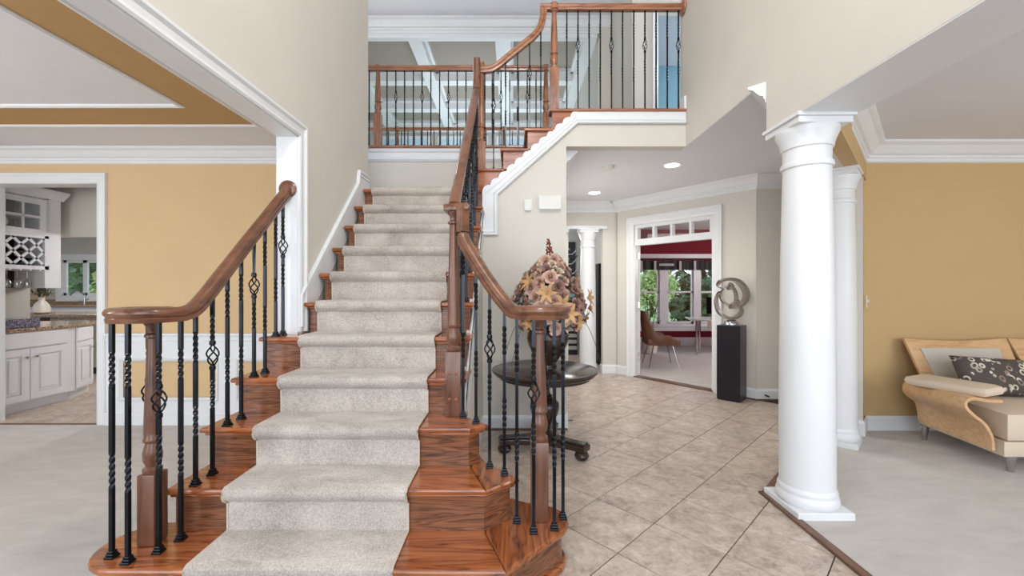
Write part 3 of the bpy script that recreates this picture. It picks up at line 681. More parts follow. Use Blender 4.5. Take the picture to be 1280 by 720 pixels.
def baluster(parent, x, y, z0, z1, basket, k=1.0):
    L = round(z1-z0, 3); key = (L, basket)
    if key not in cache: cache[key] = obj('baluster', bar(L, basket), 'iron', parent).data
    o = next((q for q in parent.children if q.data == cache[key] and not q.get('_p')), None) or obj('baluster', None, None, parent, mesh=cache[key])
    o['_p'] = 1; o.location = (x, y, z0); o.scale = (k, k, 1)
    obj('shoe', None, None, o, mesh=SHM)
    if basket:
        q = obj('basket', None, None, o, mesh=BKM); q.location = (0, 0, L*.655)
    return o
def newel(parent, x, y, z0, zb, zt, h=.041, cap=True, mat='wz'):
    b = B(); b.box(x-h, x+h, y-h, y+h, z0, zb, .006); H = zt-zb; r = h
    prof = [(r*.9, 0), (r*.98, .008), (r*.98, .018), (r*.72, .026), (r*.70, .034), (r*.95, .055), (r*.98, .085), (r*.80, .115), (r*.66, .128), (r*.90, .134), (r*.95, .142), (r*.84, .150), (r*.88, .18), (r*.55, H-.085), (r*.52, H-.075), (r*.80, H-.068), (r*.80, H-.058), (r*.5, H-.05), (r*.52, H-.03), (r*.85, H-.012), (r*.85, H)]
    b.lathe(prof, (x, y, zb), 20); return obj('newel_post', b, mat, parent, True)
def zat(path, x, y):
    best = min(range(len(path)), key=lambda i: (path[i][0]-x)**2+(path[i][1]-y)**2); return path[best][2]
def dens(path, n=10):
    out = []
    for i in range(len(path)-1):
        for j in range(n): out.append(Vector(path[i]).lerp(Vector(path[i+1]), j/n))
    return out+[Vector(path[-1])]
# --- left railing
rl = empty('stair_railing', 'left stair railing, oak handrail ending in a curl round the newel, black iron balusters', 'railing')
def volute(c, r0, a0, a1, z, n=22, r1=.045):
    out = []
    for i in range(n+1):
        t = i/n; r = r0 if t < .62 else r0+(r1-r0)*((t-.62)/.38)**1.3
        a = radians(a0+(a1-a0)*t); out.append((c[0]+r*cos(a), c[1]+r*sin(a), z))
    return out
cL = (-1.555, 1.785); zV = 1.187
pl = smoothpath([(-1.437, 2.678, 1.934), (-1.44, 2.3, 1.583), (-1.44, 2.06, 1.360), (-1.44, 1.955, 1.262), (-1.44, 1.88, 1.205), (-1.44, 1.81, zV)], 6)+volute(cL, .115, -5, -330, zV)[1:]
obj('handrail', B().sweep(pl, RP), 'rail', rl, True)
obj('volute_cap', B().lathe([(.03, -.03), (.062, -.03), (.066, -.01), (.075, .004), (.072, .02), (.055, .03), (.02, .034)], (cL[0], cL[1], zV), 24), 'rail', rl, True)
obj('rosette', B(Matrix.Translation((-1.437, 2.665, 1.934)) @ Matrix.Rotation(pi/2, 4, 'X')).lathe([(.052, -.012), (.056, -.004), (.056, .004), (.048, .012), (.03, .016)], (0, 0, 0), 24), 'rail', rl, True)
newel(rl, cL[0], 1.80, R_, .505, zV-.03, .036)
dl = dens([tuple(p) for p in pl])
LB = [(-1.632, 1.697, 1, 0), (-1.535, 1.663, 1, 0), (-1.625, 1.86, 1, 1), (-1.467, 1.728, 1, 1), (-1.445, 1.815, 1, 0), (-1.44, 1.893, 2, 0), (-1.44, 2.0, 2, 1), (-1.44, 2.105, 3, 0), (-1.44, 2.212, 3, 0), (-1.44, 2.322, 4, 1), (-1.44, 2.425, 4, 0), (-1.44, 2.535, 5, 0), (-1.44, 2.615, 5, 1)]
for x, y, k, bsk in LB: baluster(rl, x, y, k*R_, zat(dl, x, y)-.024, bsk)
# --- right railing of the first flight with both goosenecks
rr = empty('stair_railing', 'right stair railing climbing from the curled lower newel past the middle newel to the landing', 'railing')
cR = (.13, 1.985)
pr = smoothpath([(-.266, 2.235, 1.735), (-.266, 2.235, 1.64), (-.262, 2.225, 1.575), (-.235, 2.19, 1.515), (-.152, 2.109, 1.385), (-.075, 2.035, 1.278), (-.028, 1.992, 1.222), (.005, 1.955, 1.192), (.032, 1.920, zV)], 6)+volute(cR, .118, 213, 490, zV, 22)[1:]
obj('handrail', B().sweep(pr, RP, side0=(.7, .7, 0)), 'rail', rr, True)
obj('volute_cap', B().lathe([(.03, -.03), (.062, -.03), (.066, -.01), (.075, .004), (.072, .02), (.055, .03), (.02, .034)], (cR[0], cR[1], zV), 24), 'rail', rr, True)
newel(rr, cR[0], cR[1], R_, .575, zV-.03)
obj('gooseneck_cap', B().prism([(-.37, 2.245), (-.232, 2.20), (-.232, 2.27), (-.28, 2.33), (-.37, 2.33)], 1.715, 1.755, .008), 'rail', rr, True)
newel(rr, -.32, 2.285, 3*R_, .955, 1.72)
for dx in (-.018, .018):
    for z in (.70, .84): obj('wood_plug', B(Matrix.Translation((-.32+dx, 2.243, z)) @ Matrix.Rotation(pi/2, 4, 'X')).lathe([(.008, -.004), (.008, .003), (.004, .005)], (0, 0, 0), 10), 'copper', rr)
pu = smoothpath([(-.32, 2.31, 1.755), (-.32, 2.6, 2.02), (-.32, 3.60, 2.945), (-.32, 3.72, 3.07), (-.32, 3.775, 3.17), (-.32, 3.785, 3.28), (-.32, 3.785, 3.385)], 6)
obj('handrail', B().sweep(pu, RP), 'rail', rr, True)
dr = dens([tuple(p) for p in pr]); du = dens([tuple(p) for p in pu])
RB = [(.0225, 1.952, 1, 0), (.097, 1.869, 1, 1), (.193, 1.894, 1, 0), (.243, 1.985, 1, 0), (.165, 2.085, 1, 1), (-.112, 2.081, 2, 1), (-.0365, 2.0, 2, 0), (-.263, 2.24, 3, 0), (-.186, 2.152, 3, 0)]
for x, y, k, bsk in RB: baluster(rr, x, y, k*R_, zat(dr, x, y)-.024, bsk)
n = 0
for k in range(4, 12):
    for d in (.06, .165):
        y = ny(k)+d
        if y > 3.78 or y < 2.36: continue
        baluster(rr, -.315, y, k*R_, zat(du, -.315, y)-.024, n % 3 == 1); n += 1
# --- flight two railing + balcony
r2 = empty('stair_railing', 'upper stair railing rising right from the landing newel to the balcony wall', 'railing')
YB = 3.87
def P2w(u, v, Y=YB): return ((u-640)*Y/520, Y, 1.3+(360-v)*Y/520)
newel(r2, -.285, 3.88, LZ, 2.66, 3.40, .038, mat='wzl')
p2 = smoothpath([P2w(599, 87.5), P2w(606, 87.5), P2w(615, 86), P2w(624, 80.5), P2w(634, 72), P2w(657, 53.5), P2w(669, 43), P2w(676, 32), P2w(679, 20), P2w(679.5, 7)], 5)
obj('handrail', B().sweep(p2, RP, side0=(0, 1, 0)), 'railx', r2, True)
zR = 1.3+350.5*YB/520
newel(r2, .392, YB, UP, 3.34, zR+.03, .040, mat='wzl')
obj('newel_cap', B().lathe([(.03, -.03), (.042, -.026), (.046, .02), (.036, .036), (.01, .042)], (.392, YB, zR), 20), 'railx', r2, True)
obj('handrail', B().sweep([(px(679, YB)-.03, YB, zR), (.7, YB, zR), (XR-.01, YB, zR)], RP, side0=(0, -1, 0)), 'railx', r2, True)
obj('rosette', B(Matrix.Translation((XR-.012, YB, zR)) @ Matrix.Rotation(-pi/2, 4, 'Y')).lathe([(.066, -.010), (.07, -.002), (.066, .008), (.05, .014), (.03, .018)], (0, 0, 0), 24), 'railx', r2, True)
d2_ = dens([tuple(p) for p in p2])
for (u, i, bsk) in ((606, 0, 0), (617, 0, 1), (632, 1, 0), (647, 1, 0), (662, 2, 1), (676, 2, 0)):
    x = (u-640)*YB/520; zb = LZ+.1845*(i+1); zt = min(d2_, key=lambda p: abs(p.x-x)).z
    baluster(r2, x, YB, zb, zt-.026, bsk, .8)
for i in range(11):
    u = 708.5+13.95*i; baluster(r2, (u-640)*YB/520, YB, UP, zR-.026, i % 3 == 1, .8)
# --- balcony rail above the landing
r3 = empty('balcony_railing', 'middle balcony railing across the upper hall above the landing wall', 'railing')
Y3 = 4.87; z3 = 1.3+274.5*Y3/520
obj('handrail', B().sweep([(-3.1, Y3, z3), (-1, Y3, z3), (.40, Y3, z3)], RP, side0=(0, -1, 0)), 'railx', r3, True)
for u in (472.5, 682.5): newel(r3, (u-640)*Y3/520, Y3, UP, 3.34, z3+.035, .040, mat='wzl')
u = 483.9; i = 0
while u < 678:
    baluster(r3, (u-640)*Y3/520, Y3, UP+.012, z3-.026, i % 3 == 1, .8); u += 10.95; i += 1
for u in (461.5, 450, 439): baluster(r3, (u-640)*Y3/520, Y3, UP+.012, z3-.026, 0, .8)
r4 = empty('balcony_railing', 'far balcony railing overlooking the family room, seen low behind the middle one', 'railing')
Y4 = 6.70; z4 = 1.3+198.5*Y4/520
obj('handrail', B().sweep([(-4.2, Y4, z4), (-1, Y4, z4), (1.42, Y4, z4)], RP, side0=(0, -1, 0)), 'railx', r4, True)
for u in (496.5, 630): newel(r4, (u-640)*Y4/520, Y4, UP, 3.3, z4+.035, .04)
for i in range(38):
    x = -2.62+.105*i
    if abs(x+1.85) > .06 and abs(x+.13) > .06: baluster(r4, x, Y4, UP, z4-.026, 0, .8)
# ================================================================== COLUMNS
def column(c, rz, label, zt=2.28, r=.141, s=.158):
    t = empty('column', label, 'column', None, (c[0], c[1], 0), rz)
    obj('plinth', B().box(-s, s, -s, s, 0, .05, .004), 'white', t)
    obj('base', B().lathe([(r*1.06, .05), (r*1.10, .055), (r*1.13, .075), (r*1.10, .10), (r*1.06, .108), (r*1.055, .116), (r*1.07, .124), (r*1.06, .134), (r*1.0, .15)], (0, 0, 0), 40), 'white', t, True)
    H = zt
    obj('shaft', B().lathe([(r, .145), (r, .6), (r*.985, 1.0), (r*.94, 1.5), (r*.862, H-.29), (r*.862, H-.27)], (0, 0, 0), 40), 'white', t, True)
    obj('capital', B().lathe([(r*.86, H-.28), (r*.93, H-.276), (r*.95, H-.262), (r*.93, H-.248), (r*.865, H-.242), (r*.865, H-.17), (r*.93, H-.165), (r*.95, H-.145), (r*1.0, H-.12), (r*1.10, H-.085), (r*1.13, H-.075), (r*1.13, H-.055)], (0, 0, 0), 40), 'white', t, True)
    obj('abacus', B().box(-s*.96, s*.96, -s*.96, s*.96, H-.055, H-.02, .004).box(-s*1.04, s*1.04, -s*1.04, s*1.04, H-.02, H+.001, .003), 'white', t)
column((1.744, 2.462), 0, 'nearest and largest white round column on the corner of the carpeted room', 2.279)
column((2.745, 3.51), radians(45), 'white round column standing right behind the nearest column, against the wall end', 2.279, .135, .15)
column((1.17, YH+.065), 0, 'small far white column in the hall opening behind the flowers', 2.20, .125, .14)
column((.735, YH+.065), 0, 'half hidden far white column at the left side of the hall opening', 2.20, .115, .13)
# ================================================================== CEILING FITTINGS
def downlight(x, y, z, label, power=10, grp=None, r=.075):
    t = empty('ceiling_light', label, 'ceiling light', grp, (x, y, z))
    obj('trim_ring', B().lathe([(r, -.002), (r+.022, -.006), (r+.026, -.001), (r+.026, 0), (r, 0)], (0, 0, 0), 24), 'white', t, True)
    obj('lens', B().lathe([(r, -.001), (r, 0)], (0, 0, -.003), 24), 'lamp', t)
    if power:
        l = bpy.data.lights.new('ceiling_light_lamp', 'SPOT'); l.energy = power*4; l.color = WARM; l.spot_size = radians(150); l.spot_blend = .8; l.shadow_soft_size = .08
        o = bpy.data.objects.new('ceiling_light_lamp', l); o.location = (0, 0, -.03); COL.objects.link(o); o.parent = t
downlight(1.70, 4.42, CEIL, 'lit recessed ceiling light nearer the doorway, right one of two in the hall ceiling', 9)
downlight(1.13, 5.70, CEIL, 'lit recessed ceiling light farther back, left one of two in the hall ceiling', 9)
downlight(-6.3, 5.95, CEIL, 'lit recessed ceiling light in the kitchen ceiling', 6)
downlight(-3.0, 8.95, 5.39-.0, 'lit recessed light in the coffered ceiling', 0) if 0 else None
downlight(-1.05, 8.75, 5.618, 'small lit recessed light in a coffer of the high ceiling', 0)
t = empty('smoke_detector', 'round white smoke detector on the hall ceiling left of the lit ceiling light', 'smoke detector', None, (1.03, 4.45, CEIL))
obj('housing', B().lathe([(.02, -.035), (.05, -.034), (.062, -.025), (.066, -.006), (.066, 0)], (0, 0, 0), 24), 'white_p', t, True)
obj('base_plate', B().lathe([(.072, -.008), (.072, 0)], (0, 0, 0), 24), 'white', t)
t = empty('ceiling_grille', 'flat square grille in the upper hall ceiling above the balcony newel', 'vent', None, (.78, 6.0, TOP))
obj('frame', B().mould([(-.22, -.16, 0), (.22, -.16, 0), (.22, .16, 0), (-.22, .16, 0)], (0, 0, -1), [(0, 0), (0, .012), (.03, .008), (.03, 0)], 1, True), 'white', t)
for i in range(7): obj('slat', B().box(-.2, .2, -.135+.042*i, -.135+.042*i+.02, -.008, -.001), 'white', t)
# wall fittings
t = empty('door_chime', 'wide white chime box on the greige wall below the stair moulding', 'chime', None, (px(687), YF, pz(254.5)))
obj('cover', B().box(-.10, .10, -.045, -.008, -.062, .066, .008), 'white_p', t); obj('back_plate', B().box(-.105, .105, -.008, 0, -.07, .07), 'white', t)
t = empty('thermostat', 'small upright white wall control left of the wide chime box', 'thermostat', None, (px(660), YF, pz(257)))
obj('cover', B().box(-.031, .031, -.028, -.004, -.052, .052, .006), 'white_p', t); obj('back_plate', B().box(-.034, .034, -.004, 0, -.055, .055), 'white', t)
t = empty('light_switch', 'white light switch at the corner of the golden room wall', 'switch', None, (3.165, 3.716, 1.18), radians(45))
obj('plate', B().box(-.035, .035, -.006, 0, -.057, .057, .002), 'white_p', t); obj('toggle', B().box(-.006, .006, -.02, -.006, -.01, .014, .002), 'white_p', t)
t = empty('door_stop', 'small black spring door stop on the hall baseboard right of the pedestal', 'door stop', None, (2.93, 4.814, .06))
obj('spring', B().tube([(.006*cos(i*1.2), -.0012*i, .006*sin(i*1.2)) for i in range(52)], .0022, 5), 'black', t); obj('tip', B().ball((0, -.066, 0), .009), 'black', t)
t = empty('floor_vent', 'slim dark slot on the tile floor by the stair wall corner', 'vent', None, (px(712, 4.08), 4.08, .0))
obj('plate', B().box(-.03, .03, -.006, .006, 0, .006, .002), 'black', t)

# ================================================================== ROUND TABLE, VASE, FLOWERS
tb = empty('pedestal_table', 'round dark wood pedestal table behind the right stair railing', 'table', None, (.262, 3.34, 0))
TR_ = .425
obj('tabletop', B().lathe([(TR_-.045, -.048), (TR_-.03, -.044), (TR_-.02, -.034), (TR_-.024, -.026), (TR_-.006, -.020), (TR_, -.010), (TR_-.004, -.002), (TR_-.02, 0), (TR_-.025, .0), (TR_-.030, .003), (.01, .003)], (0, 0, .655), 64), 'espresso', tb, True)
obj('apron', B().lathe([(TR_-.09, -.075), (TR_-.06, -.07), (TR_-.06, -.045)], (0, 0, .655), 48), 'espresso', tb, True)
obj('pedestal', B().lathe([(.075, .10), (.11, .11), (.115, .13), (.07, .15), (.045, .175), (.05, .19), (.06, .2), (.05, .21), (.075, .24), (.105, .29), (.118, .34), (.115, .38), (.09, .41), (.06, .425), (.065, .44), (.045, .455), (.04, .50), (.055, .56), (.10, .585), (.12, .59)], (0, 0, 0), 32), 'espresso', tb, True)
for a in (-35, 188, 75):
    c, s_ = cos(radians(a)), sin(radians(a))
    mt = Matrix(((c, -s_, 0, 0), (s_, c, 0, 0), (0, 0, 1, 0), (0, 0, 0, 1)))
    b = B(mt)
    b.prism([(-.02, -.075), (.12, -.068), (.20, -.05), (.30, -.048), (.37, -.055), (.37, .055), (.30, .048), (.20, .05), (.12, .068), (-.02, .075)], .065, .112, .010)
    b.prism([(-.02, -.06), (.12, -.052), (.20, -.036), (.30, -.036), (.36, -.042), (.36, .042), (.30, .036), (.20, .036), (.12, .052), (-.02, .06)], .112, .128, .006)
    ft = obj('foot', b, 'espresso', tb)
    obj('bun_foot', B(mt).lathe([(.03, 0), (.048, .012), (.055, .032), (.046, .055), (.03, .066)], (.325, 0, 0), 18), 'espresso', ft, True)
vs_ = empty('vase', 'dark brown glazed urn vase in the middle of the round table', 'vase', None, (.285, 3.33, .658))
obj('body', B().lathe([(.062, 0), (.07, .004), (.062, .016), (.058, .03), (.085, .07), (.125, .13), (.155, .19), (.168, .24), (.160, .285), (.135, .31), (.128, .32), (.145, .335), (.150, .345), (.130, .343), (.11, .32)], (0, 0, 0), 36), 'vase', vs_, True)
fa = empty('flower_arrangement', 'tall cone of dusty pink roses and amber lilies standing in the brown vase', 'flowers', None, (.305, 3.33, .98))
def petal(b, ang, tilt, L, Wd, cup=.25, r0=.004, z0=0, tip=0):
    """a curved petal from the axis outward; tilt 0 = upright, 90 = flat"""
    rows = []; cA, sA = cos(ang), sin(ang)
    for i in range(4):
        t = i/3; w_ = Wd*(.45+.9*t-.55*t*t if not tip else sin(pi*min(.98, .12+.86*t)))*(.75 if (tip and i == 3) else 1)
        if tip and i == 3: w_ = Wd*.06
        tl = radians(tilt)*(.55+.6*t); rr = r0+L*t*sin(tl); zz = z0+L*t*cos(tl)
        row = []
        for j in (-1, 0, 1):
            lat = w_*.5*j; dz = cup*abs(j)*w_*.35
            row.append((cA*(rr-dz*.6)-sA*lat, sA*(rr-dz*.6)+cA*lat, zz+dz*.5))
        rows.append(row)
    b.add([p for r in rows for p in r], [(r*3+c, r*3+c+1, r*3+c+4, r*3+c+3) for r in range(3) for c in range(2)])
def rose_mesh(mat, seed):
    r = random.Random(seed); b = B()
    for n_, tilt, L, W_ in ((3, 3, .034, .022), (4, 14, .038, .032), (5, 30, .040, .040), (6, 54, .044, .044)):
        for i in range(n_): petal(b, 2*pi*i/n_+r.random()*.6+tilt, tilt+r.uniform(-5, 5), L*r.uniform(.85, 1.15), W_, .7)
    b.ball((0, 0, .012), .010, 6, 4)
    o = obj('rose', b, mat, None, True); me = o.data; bpy.data.objects.remove(o); return me
roses = [rose_mesh(m_, i) for i, m_ in enumerate(('rose', 'rose', 'cream', 'mauve'))]
b = B()
for i in range(6): petal(b, pi/3*i, 62, .085, .034, .3, .003, 0, 1)
b.ball((0, 0, .01), .008, 6, 4); o = obj('lily', b, 'lily', None, True); LILY = o.data; bpy.data.objects.remove(o)
def leaf_mesh(mat):
    b = B(); petal(b, 0, 70, .075, .034, .4, 0, 0, 1); o = obj('leaf', b, mat, None, True); me = o.data; bpy.data.objects.remove(o); return me
LEAFS = [leaf_mesh('fol'), leaf_mesh('teal'), leaf_mesh('mauve')]
prof = [(0, .20), (.05, .26), (.12, .285), (.22, .285), (.32, .24), (.42, .17), (.50, .10), (.55, .05)]
def rad(z):
    for (a, ra_), (c, rc) in zip(prof, prof[1:]):
        if a <= z <= c: return ra_+(rc-ra_)*(z-a)/(c-a)
    return .04
rnd = random.Random(11)
def place(me, name, z, a, r, sc, tiltout=1.0):
    o = obj(name, None, None, fa, mesh=me); nrm = Vector((cos(a), sin(a), (z-.18)*1.9)).normalized()
    nrm = (nrm+Vector((rnd.uniform(-.25, .25), rnd.uniform(-.25, .25), rnd.uniform(-.2, .25)))).normalized()
    o.rotation_mode = 'QUATERNION'; o.rotation_quaternion = nrm.to_track_quat('Z', 'Y'); o.location = (cos(a)*r, sin(a)*r, z); o.scale = (sc,)*3
    return o
# fibonacci spread of blooms over the cone
N = 104
for i in range(N):
    t = (i+.5)/N; z = .0+.56*(1-(1-t)**.62) ; a = i*2.39996
    z = min(.54, t**.9*.56); r = rad(z)*rnd.uniform(.76, 1.0)
    place(roses[rnd.randrange(4)], 'rose', z, a, r, rnd.uniform(1.0, 1.45)*(1.0 if z < .4 else .85))
for i in range(9):
    z = rnd.uniform(.03, .42); a = i*2.4+.7; place(LILY, 'lily', z, a, rad(z)*1.02, rnd.uniform(.8, 1.05))
for (a, z) in ((-1.75, .28), (-1.2, .13), (-2.4, .36), (-.35, .16), (-.25, .24)): place(LILY, 'lily', z, a, rad(z)*1.06, 1.05)
for i in range(120):
    z = rnd.uniform(-.03, .5); a = rnd.uniform(0, 2*pi); place(LEAFS[rnd.randrange(3)], 'leaf', z, a, rad(max(0, z))*rnd.uniform(.86, 1.0), rnd.uniform(.7, 1.1))
obj('moss_core', B().lathe([(.08, -.02), (.15, .02), (.18, .12), (.16, .26), (.09, .40), (.03, .50), (.012, .54)], (0, 0, 0), 16), 'fol', fa, True)
b = B()
for i in range(34):
    z = .53+.185*i/34; a = i*2.4; r = .034*(1-i/44); b.ball((cos(a)*r-.01*(z-.53)*8, sin(a)*r, z+rnd.uniform(-.004, .004)), .0125*(1-i/70), 7, 5)
b.tube([(0, 0, .45), (0, 0, .6), (-.012, 0, .715)], .005, 6)
obj('bud_spike', b, 'rust', fa, True)
for a, L in ((-.2, .42), (3.3, .40), (-2.6, .38)):
    pts = [(cos(a)*L*t*.95, sin(a)*L*t, .05+.30*t-.62*t**3) for t in [i/10 for i in range(11)]]
    obj('grass_blade', B().tube(pts, .0022, 4), 'fol', fa)
# ================================================================== PEDESTAL AND SCULPTURE
pa = atan2(ABd.y, ABd.x)
pe = empty('display_pedestal', 'tall dark square pedestal beside the office doorway', 'pedestal', None, (2.565, 4.86, 0), pa+.10)
obj('body', B().box(-.125, .125, -.115, .115, .012, .868, .004), 'black', pe); obj('base', B().box(-.118, .118, -.108, .108, 0, .012), 'black', pe)
sc = empty('metal_sculpture', 'abstract sculpture of curled brushed metal bands on the dark pedestal', 'sculpture', None, (2.565, 4.86, .868), 0)
K = .0093
def ribbon(pts, wd, name, tw=0):
    P = smoothpath([((u-915)*K, d, (407-v)*K) for u, v, d in pts], 8); n_ = len(P)
    b = B(); sc_ = [max(.12, sin(pi*(.06+.88*i/(n_-1)))**.6) for i in range(n_)]
    b.sweep([tuple(p) for p in P], [(-wd/2, -.004), (wd/2, -.004), (wd/2, .004), (-wd/2, .004)], side0=(0, 1, 0), up=(0, 1, 0), scl=sc_)
    return b
def ribbon2(pts, wd, th0=.008):
    P = smoothpath([((u-915)*K, d, (407-v)*K) for u, v, d in pts], 8); n_ = len(P); vs = []; fs = []
    for i, p in enumerate(P):
        t = (P[min(i+1, n_-1)]-P[max(i-1, 0)]).normalized(); nn = Vector((t.z, 0, -t.x)).normalized(); k_ = sin(pi*(.04+.92*i/(n_-1)))**.7; h = th0*(.4+1.6*k_); w_ = wd*(.25+.75*k_)
        for a, c in ((-1, -1), (1, -1), (1, 1), (-1, 1)): vs.append(tuple(p+nn*h*a+Vector((0, w_/2*c, 0))))
    for i in range(n_-1):
        for j in range(4): k_ = (j+1) % 4; fs.append((i*4+j, i*4+k_, i*4+4+k_, i*4+4+j))
    fs += [(0, 1, 2, 3), (n_*4-4, n_*4-1, n_*4-2, n_*4-3)]
    return B().add(vs, fs)
obj('outer_band', ribbon2([(895, 358, -.04), (900, 352, -.02), (912, 349.5, 0), (923, 352, .01), (931, 360, .01), (933.5, 369, 0), (930, 378, -.01), (922, 384, -.02), (914, 386, -.02)], .10, .010), 'steel', sc, True)
obj('lower_band', ribbon2([(901, 365, .03), (897, 373, .02), (896.5, 381, .01), (899, 390, 0), (906, 396.5, 0), (914, 398.5, 0), (922, 396.5, 0), (927, 391, 0), (926, 386, -.01), (920, 382.5, -.02)], .08, .008), 'steel', sc, True)
obj('inner_band', ribbon2([(896, 359, -.03), (903, 361, -.02), (909, 358, -.02), (917, 361, 0), (921.5, 368, .02), (921, 377, .01), (916, 382, 0), (908, 380.5, 0), (902, 374, 0), (901, 367, 0), (905, 362, 0)], .06, .006), 'steel', sc, True)
obj('pointed_blade', ribbon2([(911, 354, -.03), (913, 359, -.02), (909, 362, -.01)], .07, .012).add(*(lambda r: (r.v, r.f))(ribbon2([(922, 376, -.04), (917, 381, -.03), (911, 386, -.02)], .07, .012))), 'steel', sc)
obj('polished_base', B().lathe([(.08, 0), (.082, .012), (.072, .035), (.05, .056), (.02, .068), (.008, .08)], (0, 0, .001), 28), 'chrome', sc, True)
# ================================================================== OFFICE FURNITURE
ch = empty('armchair', 'brown leather armchair with slim metal legs just inside the office doorway', 'chair', None, (2.43, 6.9, .008), radians(-4))
b = B()   # shell: back and arms as a curved wall, facing +x
rows = []; hs = []
for i in range(21):
    a = radians(60+240*i/20)    # wraps round the back (180 deg)
    f = (1-abs(i-10)/10); top = .56+.36*max(0, min(1, (f-.45)/.28))**1.2-.03*(1-f); ox = .27+.04*(1-f)
    if i in (0, 20): top -= .03
    for rr_, z in ((.235, .36), (.27, .44), (.285, top-.03), (.275, top), (.245, top), (.235, top-.04), (.22, .46)):
        ex = -.04*max(0, (z-.5)/.4) if f > .3 else 0
        rows.append((cos(a)*rr_*1.0+ex+.02, sin(a)*rr_, z))
m_ = 7
fs = [(i*m_+j, (i+1)*m_+j, (i+1)*m_+(j+1) % m_, i*m_+(j+1) % m_) for i in range(20) for j in range(m_)]+[tuple(range(m_)), tuple(range(20*m_+m_-1, 20*m_-1, -1))]
b.add(rows, fs); obj('backrest', b, 'leather', ch, True)
obj('seat', B().prism([(-.22, -.2), (.24, -.24), (.29, -.2), (.29, .2), (.24, .24), (-.22, .2)], .36, .47, .03), 'leather', ch, True)
for sx_ in (-1, 1):
    for sy_ in (-1, 1):
        obj('leg', B().tube([(sx_*.15+.03, sy_*.15, .37), (sx_*.24+.03, sy_*.22, 0.008)], .012, 8, [1, .6]), 'steel', ch)
dk = empty('desk', 'white glass-topped desk with chrome legs by the office window', 'desk', None, (4.05, 8.3, 0), 0)
obj('desk_top', B().prism([(-.62, -.25), (-.35, -.55), (.7, -.6), (.7, .45), (-.45, .35)], .675, .70, .006), 'ceramic', dk)
obj('modesty_panel', B().box(-.3, .7, -.35, -.33, .52, .675), 'ceramic', dk)
for x, y in ((-.49, -.28), (-.33, -.05), (.6, -.45), (.6, .35)): obj('leg', B().tube([(x, y, .008), (x, y, .68)], .022, 12), 'chrome', dk, True)
mo = empty('monitor', 'thin black monitor standing on the white desk', 'monitor', None, (4.0, 8.05, .70), radians(-62))
obj('screen', B().box(-.26, .26, -.012, .012, .09, .42, .004), 'black', mo); obj('stand', B().box(-.03, .03, -.01, .02, .008, .12).box(-.12, .12, -.08, .08, 0, .012, .004), 'black', mo)
pp = empty('potted_plant', 'leafy plant rising behind the brown office armchair', 'plant', None, (2.72, 8.2, .008))
obj('pot', B().lathe([(.10, 0), (.13, .02), (.16, .26), (.165, .3), (.14, .3), (.13, .27)], (0, 0, 0), 20), 'ceramic', pp, True)
b = B(); rnd = random.Random(5)
for i in range(9):
    a = rnd.uniform(0, 2*pi); L = rnd.uniform(.6, .86); lean = rnd.uniform(.02, .16)
    tipx, tipy = cos(a)*lean, sin(a)*lean; b.tube([(0, 0, .27), (tipx*.5, tipy*.5, .27+L*.5), (tipx, tipy, .27+L)], .006, 5)
obj('stem', b, 'fol', pp)
b = B()
for i in range(46):
    a = rnd.uniform(0, 2*pi); r = rnd.uniform(.02, .16); z = rnd.uniform(.62, 1.1)
    b.mx = Matrix.Translation((cos(a)*r, sin(a)*r, z)); petal(b, a, rnd.uniform(40, 100), rnd.uniform(.08, .13), .05, .3, 0, 0, 1)
obj('foliage', b, 'green', pp, True)
va = empty('window_valance', 'black gathered valance with pale ties along the top of the office window', 'valance', None, (3.7, 9.2, 1.70))
N = 60; vs = []
for i in range(N+1):
    x = -1.3+2.6*i/N; y = .05+.02*sin(i*1.3)
    vs += [(x, y-.02, 0), (x, y, .10), (x, y-.01, .24)]
obj('cloth', B().add(vs, [(i*3+j, i*3+3+j, i*3+4+j, i*3+1+j) for i in range(N) for j in range(2)]), 'valance', va, True)
obj('rod', B().tube([(-1.4, .03, .235), (1.4, .03, .235)], .014, 8), 'black', va)
obj('pelmet', B().box(-1.4, 1.4, .04, .095, .19, .26, .004), 'red', va)
for x in (-.86, -.56, -.0, .32, .8): obj('tie_band', B().box(x, x+.05, -.005, .02, -.01, .20, .003), 'band', va)
for x in (-1.1, -.28): obj('stripe', B().box(x-.16, x+.16, .0, .022, .09, .14, .004), 'band', va)
# ================================================================== SIDE ROOM BEHIND THE HALL COLUMNS
tw_ = empty('tower_speaker', 'tall black tower speaker seen in the gap right of the small hall column', 'speaker', None, (1.52, 7.2, 0))
obj('cabinet', B().box(-.05, .06, -.12, .12, .05, 1.72, .006), 'black', tw_); obj('plinth', B().box(-.07, .07, -.15, .15, 0, .05, .006), 'black', tw_)
for z in (.5, .85, 1.2, 1.5): obj('driver', B(Matrix.Translation((.005, -.12, z)) @ Matrix.Rotation(pi/2, 4, 'X')).lathe([(.045, -.002), (.05, .004), (.03, .002), (.01, -.004)], (0, 0, 0), 18), 'dark', tw_)
wa = empty('wall_art', 'tall black and white wrought panel on the side room wall left of the column', 'wall art', None, (1.28, 9.06, 0))
obj('backing', B().box(-.22, .10, 0, .03, .6, 2.3), 'art', wa)
rnd = random.Random(9)
for i in range(14):
    z = .75+i*.105; x = -.06+rnd.uniform(-.06, .06)
    obj('scroll', B().tube([(x+(.04+.02*t_)*cos(t_*.9), -.012, z+(.03+.012*t_)*sin(t_*.9)) for t_ in range(8)], .009, 5), 'white' if i % 2 else 'black', wa)
cbn = empty('display_cabinet', 'glossy black slatted cabinet low in the side room left of the small column', 'cabinet', None, (1.15, 8.3, 0))
obj('body', B().box(-.2, .12, -.2, .2, 0, 1.0, .006), 'black', cbn)
